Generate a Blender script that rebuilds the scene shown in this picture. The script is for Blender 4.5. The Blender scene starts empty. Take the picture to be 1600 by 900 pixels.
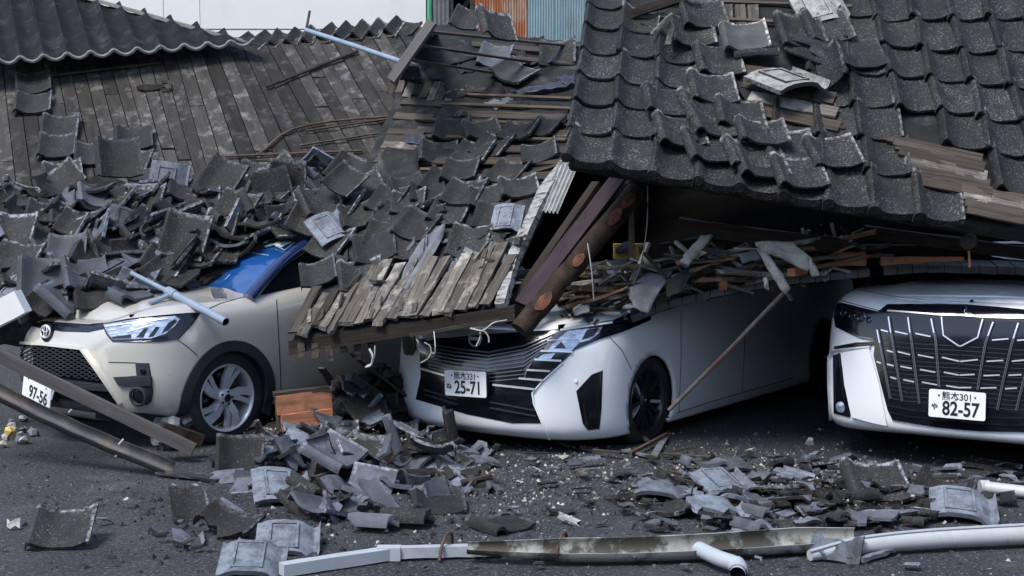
import bpy, bmesh, math, random
import numpy as np
from mathutils import Vector, Matrix
from mathutils.bvhtree import BVHTree

random.seed(7)
rnd = random.Random(11)
scene = bpy.context.scene
COL = scene.collection
rad = math.radians

# ------------------------------------------------------------------ camera
FPX = 2300.0            # focal length in pixels of a 1600 wide frame
CAMZ = 1.8
PITCH = math.atan(185 / FPX)
cam_d = bpy.data.cameras.new('camera')
cam_d.sensor_width = 36.0
cam_d.lens = FPX / 1600 * 36
cam_d.clip_start = 0.1
cam_d.clip_end = 500
cam = bpy.data.objects.new('camera', cam_d)
COL.objects.link(cam)
cam.location = (0, 0, CAMZ)
cam.rotation_euler = (rad(90) - PITCH, 0, 0)
scene.camera = cam

# ------------------------------------------------------------------ world, sun, exposure
SUN_EL, SUN_ROT = rad(56), rad(222)
world = bpy.data.worlds.new('World')
scene.world = world
world.use_nodes = True
wn = world.node_tree.nodes
wl = world.node_tree.links
sky = wn.new('ShaderNodeTexSky')
sky.sky_type = 'NISHITA'
sky.sun_disc = False
sky.sun_elevation = SUN_EL
sky.sun_rotation = SUN_ROT
sky.air_density = 1.0
sky.dust_density = 0.6
sky.ozone_density = 2.0
hs = wn.new('ShaderNodeHueSaturation')            # a thinly clouded, greyer sky
hs.inputs['Saturation'].default_value = 0.8
wl.new(sky.outputs[0], hs.inputs['Color'])
wl.new(hs.outputs[0], wn['Background'].inputs[0])
wn['Background'].inputs[1].default_value = 0.10
sun_d = bpy.data.lights.new('sun', 'SUN')
sun_d.energy = 1.5
sun_d.angle = rad(22)
sun_d.color = (1.0, 0.965, 0.92)
sun = bpy.data.objects.new('sun', sun_d)
COL.objects.link(sun)
sdir = Vector((math.sin(SUN_ROT) * math.cos(SUN_EL), math.cos(SUN_ROT) * math.cos(SUN_EL), math.sin(SUN_EL)))
sun.rotation_euler = sdir.to_track_quat('Z', 'Y').to_euler()
scene.view_settings.view_transform = 'Standard'
scene.view_settings.look = 'None'
scene.view_settings.exposure = 1.55
scene.view_settings.gamma = 1.0

# ------------------------------------------------------------------ geometry helpers
CP, SP = math.cos(PITCH), math.sin(PITCH)
CAM = Vector((0, 0, CAMZ))
def ray(px, py):
    cx, cy = (px - 800) / FPX, (450 - py) / FPX
    return Vector((cx, CP + SP * cy, -SP + CP * cy))
def at(px, py, Y):
    d = ray(px, py)
    return CAM + d * (Y / d.y)
def gp(px, py, z=0.0):
    d = ray(px, py)
    return CAM + d * ((z - CAMZ) / d.z)

def proj(p):
    """where the photograph shows a point"""
    d = Vector(p) - CAM
    f = d.y * CP - d.z * SP
    return 800 + FPX * d.x / f, 450 - FPX * (d.y * SP + d.z * CP) / f
def inpoly(p, P):
    r = False
    for (x0, y0), (x1, y1) in zip(P, P[1:] + P[:1]):
        if (y0 > p[1]) != (y1 > p[1]) and p[0] < (x1 - x0) * (p[1] - y0) / (y1 - y0) + x0: r = not r
    return r
def mesh(name, verts, faces, smooth=False):
    m = bpy.data.meshes.new(name)
    m.from_pydata([tuple(v) for v in verts], [], faces)
    m.update()
    if smooth:
        m.polygons.foreach_set('use_smooth', [True] * len(m.polygons))
    return m
def smooth_angle(m, deg=35):
    m.polygons.foreach_set('use_smooth', [True] * len(m.polygons))
    m.set_sharp_from_angle(angle=rad(deg))
    return m
def recenter(m):
    """shift a mesh to its own middle and return that middle"""
    co = np.empty(len(m.vertices) * 3)
    m.vertices.foreach_get('co', co)
    co = co.reshape(-1, 3)
    c = (co.min(0) + co.max(0)) / 2
    m.vertices.foreach_set('co', (co - c).ravel())
    m.update()
    return Vector(c)
def obj(name, me, mat, parent=None, loc=None, rot=None, mw=None):
    o = bpy.data.objects.new(name, me)
    COL.objects.link(o)
    if mat is not None and me is not None and len(me.materials) == 0:
        me.materials.append(mat)
    if parent is not None:
        o.parent = parent
    if mw is not None:
        o.matrix_world = mw
    if loc is not None:
        o.location = loc
    if rot is not None:
        o.rotation_euler = rot
    return o
def wobj(name, me, mat, parent=None):
    """mesh given in world space: put the origin at its middle"""
    c = recenter(me)
    return obj(name, me, mat, parent, loc=c - (parent.location if parent else Vector((0, 0, 0))))
def tag(o, label, cat=None, group=None, kind=None):
    o['label'] = label
    if cat: o['category'] = cat
    if group: o['group'] = group
    if kind or cat: o['kind'] = kind or 'thing'
    return o
def empty(name, loc, rotz=0):
    o = bpy.data.objects.new(name, None)
    o.empty_display_size = 0.1
    COL.objects.link(o)
    o.location = loc
    o.rotation_euler = (0, 0, rotz)
    return o

def frame(x, up=Vector((0, 0, 1))):
    x = x.normalized()
    y = up.cross(x)
    if y.length < 1e-4:
        y = Vector((0, 1, 0)).cross(x)
    y.normalize()
    z = x.cross(y)
    return x, y, z
def beam(name, a, b, w, h, mat, parent=None, up=Vector((0, 0, 1)), rough=0.0, taper=1.0, seg=6, ends=0.0, bow=0.0):
    """a plank or beam from a to b, w across and h deep, length along its local x"""
    a, b = Vector(a), Vector(b)
    L = (b - a).length
    x, y, z = frame(b - a, up)
    vs, fs = [], []
    for i in range(seg + 1):
        t = i / seg
        k = 1 + (taper - 1) * t
        zz = bow * math.sin(math.pi * t)
        for (sy, sz) in ((-1, -1), (1, -1), (1, 1), (-1, 1)):
            e = rnd.uniform(-ends, ends) if i in (0, seg) else 0
            vs.append((t * L - L / 2 + e, sy * w / 2 * k + rnd.uniform(-rough, rough), sz * h / 2 * k + zz + rnd.uniform(-rough, rough)))
    for i in range(seg):
        for j in range(4):
            j2 = (j + 1) % 4
            fs.append((i * 4 + j, i * 4 + j2, (i + 1) * 4 + j2, (i + 1) * 4 + j))
    fs.append((3, 2, 1, 0))
    n = seg * 4
    fs.append((n, n + 1, n + 2, n + 3))
    me = mesh(name, vs, fs)
    c = (a + b) / 2
    M = Matrix((x, y, z)).transposed().to_4x4()
    M.translation = c
    if parent is not None:
        M = parent.matrix_basis.inverted() @ M
    o = obj(name, me, mat, parent)
    o.matrix_basis = M
    return o
def tube_mesh(name, pts, r, sides=8, cap=True, a0=0.0, a1=2 * math.pi, thick=0.0, smooth=True, rlist=None):
    """sweep a circle (or an arc with thickness: a gutter) along points"""
    pts = [Vector(p) for p in pts]
    n = len(pts)
    vs, fs = [], []
    full = abs(a1 - a0 - 2 * math.pi) < 1e-6
    ns = sides if full else sides + 1
    ring = []
    for k in range(ns):
        a = a0 + (a1 - a0) * k / sides
        ring.append((math.cos(a) * r, math.sin(a) * r))
    if not full:
        for k in reversed(range(ns)):
            a = a0 + (a1 - a0) * k / sides
            ring.append((math.cos(a) * (r - thick), math.sin(a) * (r - thick)))
    m = len(ring)
    for i, p in enumerate(pts):
        d = (pts[min(i + 1, n - 1)] - pts[max(i - 1, 0)])
        x, y, z = frame(d)
        k = rlist[i] if rlist else 1.0
        for (ca, sa) in ring:
            vs.append(p + y * ca * k + z * sa * k)
    for i in range(n - 1):
        for j in range(m):
            j2 = (j + 1) % m
            fs.append((i * m + j, i * m + j2, (i + 1) * m + j2, (i + 1) * m + j))
    if cap:
        if full:
            fs.append(tuple(reversed(range(m))))
            fs.append(tuple((n - 1) * m + j for j in range(m)))
        else:
            h = m // 2
            for j in range(h - 1):
                fs.append((j + 1, j, m - 1 - j, m - 2 - j))
                b = (n - 1) * m
                fs.append((b + j, b + j + 1, b + m - 2 - j, b + m - 1 - j))
    me = mesh(name, vs, fs)
    if smooth: smooth_angle(me, 40)
    return me
def smooth_pts(pts, n=6):
    """Catmull-Rom through the points"""
    P = [Vector(p) for p in pts]
    P = [2 * P[0] - P[1]] + P + [2 * P[-1] - P[-2]]
    out = []
    for i in range(1, len(P) - 2):
        for k in range(n):
            t = k / n
            p0, p1, p2, p3 = P[i - 1], P[i], P[i + 1], P[i + 2]
            out.append(0.5 * ((2 * p1) + (p2 - p0) * t + (2 * p0 - 5 * p1 + 4 * p2 - p3) * t * t + (3 * p1 - p0 - 3 * p2 + p3) * t ** 3))
    out.append(P[-2])
    return out

class Patch:
    """a surface through rows of control points (rows run bottom to top)"""
    def __init__(self, rows):
        self.g = [[Vector(p) for p in r] for r in rows]
        self.nv, self.nu = len(rows), len(rows[0])
    def p(self, u, v):
        a = u * (self.nu - 1)
        b = v * (self.nv - 1)
        i = min(max(int(math.floor(a)), 0), self.nu - 2)
        j = min(max(int(math.floor(b)), 0), self.nv - 2)
        s, t = a - i, b - j
        g = self.g
        return (g[j][i] * (1 - s) + g[j][i + 1] * s) * (1 - t) + (g[j + 1][i] * (1 - s) + g[j + 1][i + 1] * s) * t
    def frame(self, u, v, e=0.02):
        du = (self.p(u + e, v) - self.p(u - e, v)).normalized()
        dv = (self.p(u, v + e) - self.p(u, v - e)).normalized()
        n = du.cross(dv).normalized()
        return du, dv, n
    def grid(self, nu, nv, noise=0.0, off=0.0, u0=0, u1=1, v0=0, v1=1):
        vs, fs = [], []
        for j in range(nv + 1):
            for i in range(nu + 1):
                u, v = u0 + (u1 - u0) * i / nu, v0 + (v1 - v0) * j / nv
                n = self.frame(u, v)[2]
                vs.append(self.p(u, v) + n * (off + rnd.uniform(-noise, noise)))
        for j in range(nv):
            for i in range(nu):
                a = j * (nu + 1) + i
                fs.append((a, a + 1, a + nu + 2, a + nu + 1))
        return vs, fs
    def bvh(self, nu=24, nv=24):
        vs, fs = self.grid(nu, nv)
        return BVHTree.FromPolygons(vs, fs)
def solid(vs, fs, nu, nv, th):
    """give a grid sheet a thickness downwards along z"""
    n = len(vs)
    d = Vector((0, 0, -th)) if not isinstance(th, Vector) else th
    vs2 = list(vs) + [Vector(v) + d for v in vs]
    f2 = list(fs) + [tuple(i + n for i in reversed(f)) for f in fs]
    ring = [i for i in range(nu + 1)] + [j * (nu + 1) + nu for j in range(1, nv + 1)] + \
           [nv * (nu + 1) + i for i in range(nu - 1, -1, -1)] + [j * (nu + 1) for j in range(nv - 1, 0, -1)]
    for a, b in zip(ring, ring[1:] + ring[:1]):
        f2.append((b, a, a + n, b + n))
    return vs2, f2

# ------------------------------------------------------------------ materials
class NT:
    def __init__(self, name):
        self.m = bpy.data.materials.new(name)
        self.m.use_nodes = True
        self.t = self.m.node_tree
        self.b = self.t.nodes['Principled BSDF']
        self.out = self.t.nodes['Material Output']
        self.tc = self.t.nodes.new('ShaderNodeTexCoord')
        self.oi = self.t.nodes.new('ShaderNodeObjectInfo')
    def n(self, typ, **kw):
        x = self.t.nodes.new(typ)
        for k, v in kw.items(): setattr(x, k, v)
        return x
    def l(self, a, b): self.t.links.new(a, b)
    def coords(self, scale=(1, 1, 1), shift=True, world=False):
        mp = self.n('ShaderNodeMapping')
        mp.inputs['Scale'].default_value = scale
        if world:
            g = self.n('ShaderNodeNewGeometry')
            self.l(g.outputs['Position'], mp.inputs[0])
        else:
            self.l(self.tc.outputs['Object'], mp.inputs[0])
            if shift:
                mu = self.n('ShaderNodeMath', operation='MULTIPLY')
                self.l(self.oi.outputs['Random'], mu.inputs[0])
                mu.inputs[1].default_value = 37.0
                cb = self.n('ShaderNodeCombineXYZ')
                for i in range(3): self.l(mu.outputs[0], cb.inputs[i])
                self.l(cb.outputs[0], mp.inputs['Location'])
        return mp.outputs[0]
    def noise(self, co, scale, detail=4, rough=0.6, lo=None, hi=None):
        x = self.n('ShaderNodeTexNoise')
        x.inputs['Scale'].default_value = scale
        x.inputs['Detail'].default_value = detail
        x.inputs['Roughness'].default_value = rough
        self.l(co, x.inputs['Vector'])
        o = x.outputs['Fac']
        if lo is not None: o = self.ramp(o, lo, hi)
        return o
    def ramp(self, f, lo, hi):
        r = self.n('ShaderNodeMapRange')
        r.clamp = True
        r.inputs[1].default_value = lo
        r.inputs[2].default_value = hi
        self.l(f, r.inputs[0])
        return r.outputs[0]
    def mul(self, a, b):
        m = self.n('ShaderNodeMath', operation='MULTIPLY')
        for i, v in enumerate((a, b)):
            if isinstance(v, (int, float)): m.inputs[i].default_value = v
            else: self.l(v, m.inputs[i])
        return m.outputs[0]
    def mx(self, a, b):
        m = self.n('ShaderNodeMath', operation='MAXIMUM')
        self.l(a, m.inputs[0]); self.l(b, m.inputs[1])
        return m.outputs[0]
    def mix(self, f, a, b):
        m = self.n('ShaderNodeMix', data_type='RGBA')
        for v, s in ((f, m.inputs[0]), (a, m.inputs[6]), (b, m.inputs[7])):
            if isinstance(v, (int, float)): s.default_value = v
            elif isinstance(v, tuple): s.default_value = (*v, 1) if len(v) == 3 else v
            else: self.l(v, s)
        return m.outputs[2]
    def bump(self, h, strength, dist=0.01):
        b = self.n('ShaderNodeBump')
        b.inputs['Strength'].default_value = strength
        b.inputs['Distance'].default_value = dist
        self.l(h, b.inputs['Height'])
        self.l(b.outputs[0], self.b.inputs['Normal'])
    def col(self, c):
        if isinstance(c, tuple): self.b.inputs['Base Color'].default_value = (*c, 1)
        else: self.l(c, self.b.inputs['Base Color'])
    def set(self, **kw):
        for k, v in kw.items():
            s = self.b.inputs[k.replace('_', ' ')]
            if isinstance(v, (int, float)): s.default_value = v
            else: self.l(v, s)
        return self

def m_simple(name, c, rough=0.6, metal=0.0, var=0.25, scale=8.0, dirt=None, dscale=3.0, dlo=0.5, dhi=0.7, bump=0.0, bscale=60, coat=0.0, stretch=(1, 1, 1), spec=0.5):
    t = NT(name)
    co = t.coords(stretch)
    f = t.noise(co, scale, 5, 0.6)
    a = tuple(x * (1 - var) for x in c)
    b = tuple(min(1, x * (1 + var)) for x in c)
    cc = t.mix(t.ramp(f, 0.3, 0.7), a, b)
    if dirt: cc = t.mix(t.noise(co, dscale, 6, 0.65, dlo, dhi), cc, dirt)
    t.col(cc)
    t.set(Roughness=rough, Metallic=metal, Coat_Weight=coat, Specular_IOR_Level=spec)
    if bump: t.bump(t.noise(co, bscale, 3, 0.6), bump, 0.004)
    return t.m
def m_wood(name, c, c2, grain=18.0, rough=0.8, var=0.5, pale=None, bump=0.6, spec=0.25):
    """grain runs along local x"""
    t = NT(name)
    co = t.coords((1.2, grain, grain))
    f = t.noise(co, 2.0, 6, 0.7, 0.3, 0.72)
    cc = t.mix(f, c, c2)
    co2 = t.coords((1, 1, 1))
    if pale: cc = t.mix(t.noise(co2, 7, 6, 0.7, 0.52, 0.66), cc, pale)
    br = t.n('ShaderNodeHueSaturation')
    t.l(cc, br.inputs['Color'])
    v = t.n('ShaderNodeMapRange')
    v.inputs[3].default_value = 1 - var
    v.inputs[4].default_value = 1 + var
    t.l(t.oi.outputs['Random'], v.inputs[0])
    t.l(v.outputs[0], br.inputs['Value'])
    t.col(br.outputs[0])
    t.set(Roughness=rough, Specular_IOR_Level=spec)
    t.bump(f, bump, 0.004)
    return t.m
def m_tile(name, dark=(0.0095, 0.009, 0.0085), light=(0.19, 0.19, 0.185), lich=0.56, pale=(0.26, 0.27, 0.29), headpale=0.8, silver=(0.12, 0.133, 0.155)):
    """dark weathered clay, lichen specks on top, clean paler head and flange where the next tile lay, silvery underside"""
    t = NT(name)
    co = t.coords((1, 1, 1))
    sp = t.noise(co, 85, 6, 0.75, lich, lich + 0.10)
    big = t.noise(co, 9, 5, 0.6, 0.35, 0.65)
    sp = t.mul(sp, t.ramp(big, -0.15, 1.0))
    top = t.mix(big, dark, tuple(x * 1.8 for x in dark))
    moss = t.noise(co, 5, 4, 0.6, 0.55, 0.75)
    top = t.mix(t.mul(moss, 0.55), top, (0.035, 0.034, 0.018))
    top = t.mix(sp, top, light)
    # clean head and flange
    s = t.n('ShaderNodeSeparateXYZ')
    t.l(t.tc.outputs['Object'], s.inputs[0])
    wob = t.noise(co, 14, 4, 0.7)
    addy = t.n('ShaderNodeMath', operation='ADD')
    t.l(s.outputs['Y'], addy.inputs[0]); t.l(t.mul(wob, 0.05), addy.inputs[1])
    hd = t.ramp(addy.outputs[0], 0.145, 0.162)
    addx = t.n('ShaderNodeMath', operation='ADD')
    t.l(s.outputs['X'], addx.inputs[0]); t.l(t.mul(wob, 0.035), addx.inputs[1])
    fl = t.ramp(addx.outputs[0], 0.150, 0.158)
    hm = t.mul(t.mx(hd, fl), headpale)
    hm = t.mul(t.mul(hm, t.noise(co, 30, 4, 0.7, 0.42, 0.6)), t.ramp(t.oi.outputs['Random'], -0.3, 0.7))
    top = t.mix(hm, top, pale)
    # underside
    sn = t.n('ShaderNodeSeparateXYZ')
    t.l(t.tc.outputs['Normal'], sn.inputs[0])
    und = t.ramp(sn.outputs['Z'], -0.15, -0.35)
    us = t.mix(t.noise(co, 11, 7, 0.75, 0.42, 0.62), silver, tuple(x * 0.42 for x in silver))
    us = t.mix(t.noise(co, 40, 4, 0.7, 0.6, 0.7), us, (0.05, 0.045, 0.04))
    cc = t.mix(und, top, us)
    br = t.n('ShaderNodeHueSaturation')
    t.l(cc, br.inputs['Color'])
    v = t.n('ShaderNodeMapRange')
    v.inputs[3].default_value = 0.6
    v.inputs[4].default_value = 1.45
    t.l(t.oi.outputs['Random'], v.inputs[0])
    t.l(v.outputs[0], br.inputs['Value'])
    t.col(br.outputs[0])
    t.set(Roughness=0.68, Specular_IOR_Level=0.35)
    t.bump(t.noise(co, 90, 5, 0.7), 0.8, 0.006)
    return t.m
def m_paint(name, c, rough=0.28, metal=0.0, coat=1.0, dust=(0.3, 0.28, 0.25), dlo=0.62, dhi=0.85, amt=0.5, specks=0.0, up=0.0):
    t = NT(name)
    co = t.coords((1, 1, 1), shift=False)
    d = t.mul(t.noise(co, 5, 8, 0.7, dlo, dhi), amt)
    cc = t.mix(d, c, dust)
    if up:                                      # fallen dust lies on what faces up
        g = t.n('ShaderNodeNewGeometry')
        sn = t.n('ShaderNodeSeparateXYZ')
        t.l(g.outputs['Normal'], sn.inputs[0])
        cc = t.mix(t.mul(t.mul(t.ramp(sn.outputs['Z'], 0.5, 0.97), t.noise(co, 9, 8, 0.75, 0.40, 0.66)), up), cc, (0.36, 0.34, 0.31))
    if specks:
        cc = t.mix(t.mul(t.noise(co, 70, 2, 0.5, 0.72, 0.76), specks), cc, (0.05, 0.045, 0.04))
    t.col(cc)
    t.set(Metallic=metal, Coat_Weight=coat, Coat_Roughness=0.06)
    r = t.n('ShaderNodeMapRange')
    r.inputs[3].default_value = rough
    r.inputs[4].default_value = 0.75
    t.l(d, r.inputs[0])
    t.l(r.outputs[0], t.b.inputs['Roughness'])
    return t.m

M = {}
M['tile'] = m_tile('weathered_tile')
M['tile_roof'] = m_tile('roof_tile_in_place', dark=(0.0075, 0.0076, 0.0079), light=(0.19, 0.19, 0.185), lich=0.535, pale=(0.32, 0.31, 0.30), headpale=0.8)
M['tile_silver'] = m_tile('silvery_tile', dark=(0.05, 0.055, 0.065), light=(0.2, 0.21, 0.22), lich=0.66, pale=(0.26, 0.29, 0.33), silver=(0.16, 0.18, 0.21))
M['tile_pale'] = m_tile('pale_clean_tile', dark=(0.03, 0.03, 0.03), light=(0.2, 0.2, 0.2), lich=0.6, pale=(0.42, 0.41, 0.39), headpale=1.0, silver=(0.42, 0.41, 0.38))
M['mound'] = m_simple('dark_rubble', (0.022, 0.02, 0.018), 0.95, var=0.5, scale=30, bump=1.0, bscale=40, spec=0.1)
M['felt'] = m_simple('roofing_felt', (0.014, 0.0142, 0.0145), 0.85, var=0.55, scale=6, dirt=(0.085, 0.083, 0.079), dscale=5, dlo=0.54, dhi=0.78, bump=0.5, bscale=22, spec=0.3)
M['felt_pale'] = m_simple('dusty_felt', (0.12, 0.13, 0.145), 0.75, var=0.35, scale=9, dirt=(0.06, 0.06, 0.062), dscale=7, dlo=0.5, dhi=0.7, bump=0.6, bscale=30)
M['felt_blue'] = m_simple('blue_black_felt', (0.02, 0.025, 0.045), 0.6, var=0.4, scale=8, bump=0.4, bscale=30)
M['board'] = m_wood('sheathing_board', (0.020, 0.0175, 0.015), (0.050, 0.045, 0.040), 9, 0.85, 0.55, pale=(0.105, 0.103, 0.10), bump=0.4)
M['plank'] = m_wood('weathered_plank', (0.036, 0.031, 0.026), (0.17, 0.152, 0.13), 26, 0.9, 0.4, pale=(0.27, 0.25, 0.225), bump=1.0)
M['plank_dark'] = m_wood('dark_plank', (0.022, 0.018, 0.015), (0.08, 0.066, 0.054), 24, 0.9, 0.35, bump=0.9)
M['timber'] = m_wood('old_timber', (0.013, 0.010, 0.008), (0.036, 0.026, 0.020), 18, 0.85, 0.25, bump=0.8)
M['log'] = m_simple('round_log', (0.022, 0.0155, 0.011), 0.85, var=0.6, scale=16, dirt=(0.06, 0.036, 0.022), dscale=5, dlo=0.5, dhi=0.75, bump=1.0, bscale=30, stretch=(1, 1, 1), spec=0.2)
M['fresh'] = m_wood('fresh_wood', (0.26, 0.10, 0.055), (0.48, 0.22, 0.12), 14, 0.8, 0.15, pale=(0.16, 0.085, 0.055), bump=0.5)
M['scar'] = m_simple('log_scar', (0.14, 0.05, 0.028), 0.85, var=0.5, scale=22, dirt=(0.05, 0.03, 0.02), dscale=14, dlo=0.45, dhi=0.6, bump=0.8)
M['rod'] = m_simple('grey_rod', (0.10, 0.085, 0.078), 0.7, 0.3, var=0.35, scale=18, dirt=(0.09, 0.045, 0.035), dscale=6)
M['split'] = m_wood('split_wood', (0.45, 0.33, 0.2), (0.62, 0.5, 0.34), 20, 0.8, 0.15)
M['brown'] = m_wood('brown_lath', (0.06, 0.038, 0.025), (0.20, 0.13, 0.085), 20, 0.85, 0.4, pale=(0.27, 0.21, 0.15), bump=0.7)
M['purple'] = m_wood('painted_plank', (0.014, 0.009, 0.012), (0.048, 0.028, 0.038), 16, 0.75, 0.15, pale=(0.03, 0.025, 0.025), bump=0.6)
M['batten'] = m_wood('batten', (0.03, 0.024, 0.02), (0.10, 0.078, 0.06), 24, 0.9, 0.4)
M['rusty'] = m_simple('rusty_rod', (0.075, 0.045, 0.032), 0.85, var=0.5, scale=20, bump=0.5)
M['tin'] = m_simple('weathered_tin', (0.42, 0.43, 0.43), 0.45, 0.5, var=0.2, scale=14, dirt=(0.10, 0.09, 0.08), dscale=6, dlo=0.52, dhi=0.72)
M['tin_edge'] = m_simple('peeling_tin', (0.28, 0.28, 0.27), 0.7, 0.0, var=0.25, scale=10, dirt=(0.05, 0.045, 0.04), dscale=9, dlo=0.5, dhi=0.6, stretch=(0.4, 4, 4))
M['flash'] = m_simple('grey_flashing', (0.12, 0.122, 0.12), 0.6, 0.2, var=0.3, scale=12, dirt=(0.05, 0.05, 0.048), dscale=6)
M['plaster'] = m_simple('broken_plaster', (0.38, 0.36, 0.32), 0.9, var=0.25, scale=14, dirt=(0.14, 0.12, 0.1), dscale=8, bump=0.6)
M['gutter_white'] = m_simple('white_gutter', (0.36, 0.385, 0.41), 0.45, var=0.1, scale=5, dirt=(0.22, 0.23, 0.22), dscale=5, dlo=0.56, dhi=0.78)
M['gutter_in'] = m_simple('dirty_gutter', (0.30, 0.30, 0.27), 0.7, var=0.2, scale=8, dirt=(0.05, 0.045, 0.035), dscale=4.5, dlo=0.47, dhi=0.56)
M['pipe_white'] = m_simple('white_pipe', (0.42, 0.43, 0.43), 0.5, var=0.08, scale=5, dirt=(0.2, 0.2, 0.17), dscale=5, dlo=0.55, dhi=0.75)
M['pipe_blue'] = m_simple('grey_blue_pipe', (0.20, 0.245, 0.31), 0.45, var=0.15, scale=9, dirt=(0.3, 0.3, 0.3), dscale=8, dlo=0.6, dhi=0.75)
M['steel_dark'] = m_simple('dark_steel', (0.03, 0.031, 0.036), 0.6, 0.2, var=0.35, scale=7, dirt=(0.09, 0.07, 0.05), dscale=5)
M['grey_timber'] = m_wood('grey_beam', (0.055, 0.05, 0.048), (0.11, 0.10, 0.095), 20, 0.7, 0.1, bump=0.3)
M['white_slab'] = m_simple('white_slab', (0.74, 0.73, 0.70), 0.6, var=0.05, scale=4, bump=0.1)
M['wire'] = m_simple('pale_wire', (0.35, 0.33, 0.30), 0.6, var=0.2)
M['wire_dark'] = m_simple('dark_wire', (0.05, 0.045, 0.04), 0.7, var=0.2)
M['white_wall'] = m_simple('white_wall_panel', (0.62, 0.61, 0.58), 0.8, var=0.03, scale=1.2, dirt=(0.5, 0.48, 0.42), dscale=0.8, dlo=0.6, dhi=0.85)
M['rust_sheet'] = m_simple('rusted_corrugated', (0.30, 0.24, 0.18), 0.75, var=0.3, scale=6, dirt=(0.26, 0.075, 0.022), dscale=2.6, dlo=0.42, dhi=0.56, stretch=(2, 2, 0.5))
M['blue_sheet'] = m_simple('blue_grey_corrugated', (0.17, 0.25, 0.27), 0.6, var=0.2, scale=6, dirt=(0.12, 0.07, 0.045), dscale=3, dlo=0.58, dhi=0.72, stretch=(2, 2, 0.5))
M['green'] = m_simple('green_post', (0.05, 0.30, 0.13), 0.5, var=0.1)
M['top_tile'] = m_simple('barrel_tile', (0.006, 0.0062, 0.007), 0.75, var=0.6, scale=7, dirt=(0.045, 0.047, 0.055), dscale=5, dlo=0.52, dhi=0.8, bump=0.5, bscale=60, spec=0.2)
M['tile_edge'] = m_simple('tile_front_edge', (0.16, 0.165, 0.155), 0.8, var=0.3, scale=14)
M['black'] = m_simple('cavity_shade', (0.005, 0.0045, 0.004), 0.95, var=0.4, scale=3, spec=0.0)  # shade of enclosed spaces put into a near-black, sheenless colour
M['yellow'] = m_simple('yellow_box', (0.5, 0.36, 0.1), 0.7, var=0.15)
M['street_a'] = m_simple('brown_render', (0.30, 0.28, 0.26), 0.9, var=0.2, scale=2)
M['street_b'] = m_simple('grey_render', (0.34, 0.34, 0.34), 0.9, var=0.2, scale=2)
# cars
M['paint_beige'] = m_paint('beige_paint', (0.50, 0.475, 0.425), 0.32, 0.2, specks=0.9, dlo=0.6, dhi=0.9, amt=0.35, up=0.5)
M['paint_white'] = m_paint('white_paint', (0.80, 0.815, 0.82), 0.3, specks=0.3, dlo=0.62, dhi=0.95, amt=0.25, up=0.45)
M['paint_pearl'] = m_paint('pearl_paint', (0.80, 0.81, 0.82), 0.3, specks=0.3, dlo=0.62, dhi=0.95, amt=0.25, up=0.45)
M['gloss_black'] = m_paint('gloss_black', (0.004, 0.005, 0.009), 0.16, amt=0.06, coat=0.15)
M['plastic'] = m_simple('black_plastic', (0.018, 0.020, 0.026), 0.55, var=0.15, scale=30)
M['dark_in'] = m_simple('recess_shade', (0.004, 0.004, 0.005), 0.9, var=0.1, spec=0.05)  # near-black stands in for the shade inside hollows
M['chrome'] = m_simple('chrome', (0.74, 0.75, 0.77), 0.28, 0.6, var=0.02)
M['dchrome'] = m_simple('dark_chrome', (0.16, 0.17, 0.19), 0.2, 1.0, var=0.05)
M['rubber'] = m_simple('tyre_rubber', (0.012, 0.012, 0.013), 0.85, var=0.3, scale=30, dirt=(0.05, 0.047, 0.043), dscale=7, dlo=0.55, dhi=0.8)
M['alloy'] = m_simple('alloy', (0.62, 0.63, 0.65), 0.32, 0.45, var=0.06)
M['alloy_dark'] = m_simple('dark_alloy', (0.055, 0.057, 0.062), 0.3, 0.7, var=0.1)
M['plate'] = m_simple('plate_white', (0.78, 0.79, 0.78), 0.45, var=0.03)
M['slat'] = m_simple('grille_slat', (0.17, 0.175, 0.195), 0.35, 0.6, var=0.1)
M['badge'] = m_simple('bright_badge', (0.70, 0.71, 0.73), 0.3, 0.35, var=0.03)
M['ink'] = m_simple('plate_ink', (0.006, 0.016, 0.012), 0.5, var=0.05)
M['rim_edge'] = M['alloy']
M['seam'] = m_simple('panel_gap', (0.015, 0.015, 0.015), 0.9, var=0.1, spec=0.1)
M['sky_blue_glass'] = m_paint('sky_tinted_windscreen', (0.008, 0.055, 0.20), 0.12, amt=0.25, dust=(0.12, 0.2, 0.34), dlo=0.5, dhi=0.8)  # blue of the reflected sky strengthened in the glass colour
M['sky_pillar'] = m_paint('sky_tinted_pillar', (0.012, 0.025, 0.085), 0.2, amt=0.15)  # black pillar with its blue sky reflection put into the colour
M['glass'] = m_paint('dark_glass', (0.012, 0.015, 0.018), 0.08, amt=0.2)
M['crack'] = m_simple('shattered_glass', (0.45, 0.55, 0.55), 0.5, var=0.3, scale=40)
def m_lamp(name):
    t = NT(name)
    co = t.coords((1, 1, 1), shift=False)
    vo = t.n('ShaderNodeTexVoronoi')
    vo.inputs['Scale'].default_value = 26
    mp = t.coords((1, 1, 2.2), shift=False)
    t.l(mp, vo.inputs['Vector'])
    sp = t.n('ShaderNodeSeparateColor')
    t.l(vo.outputs['Color'], sp.inputs[0])
    f = t.ramp(sp.outputs[0], 0.3, 0.75)
    t.col(t.mix(f, (0.30, 0.35, 0.44), (0.52, 0.56, 0.62)))
    t.set(Roughness=0.12, Metallic=0.55, Coat_Weight=1.0, Coat_Roughness=0.03)
    return t.m
M['lamp'] = m_lamp('headlamp_reflector')
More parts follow.
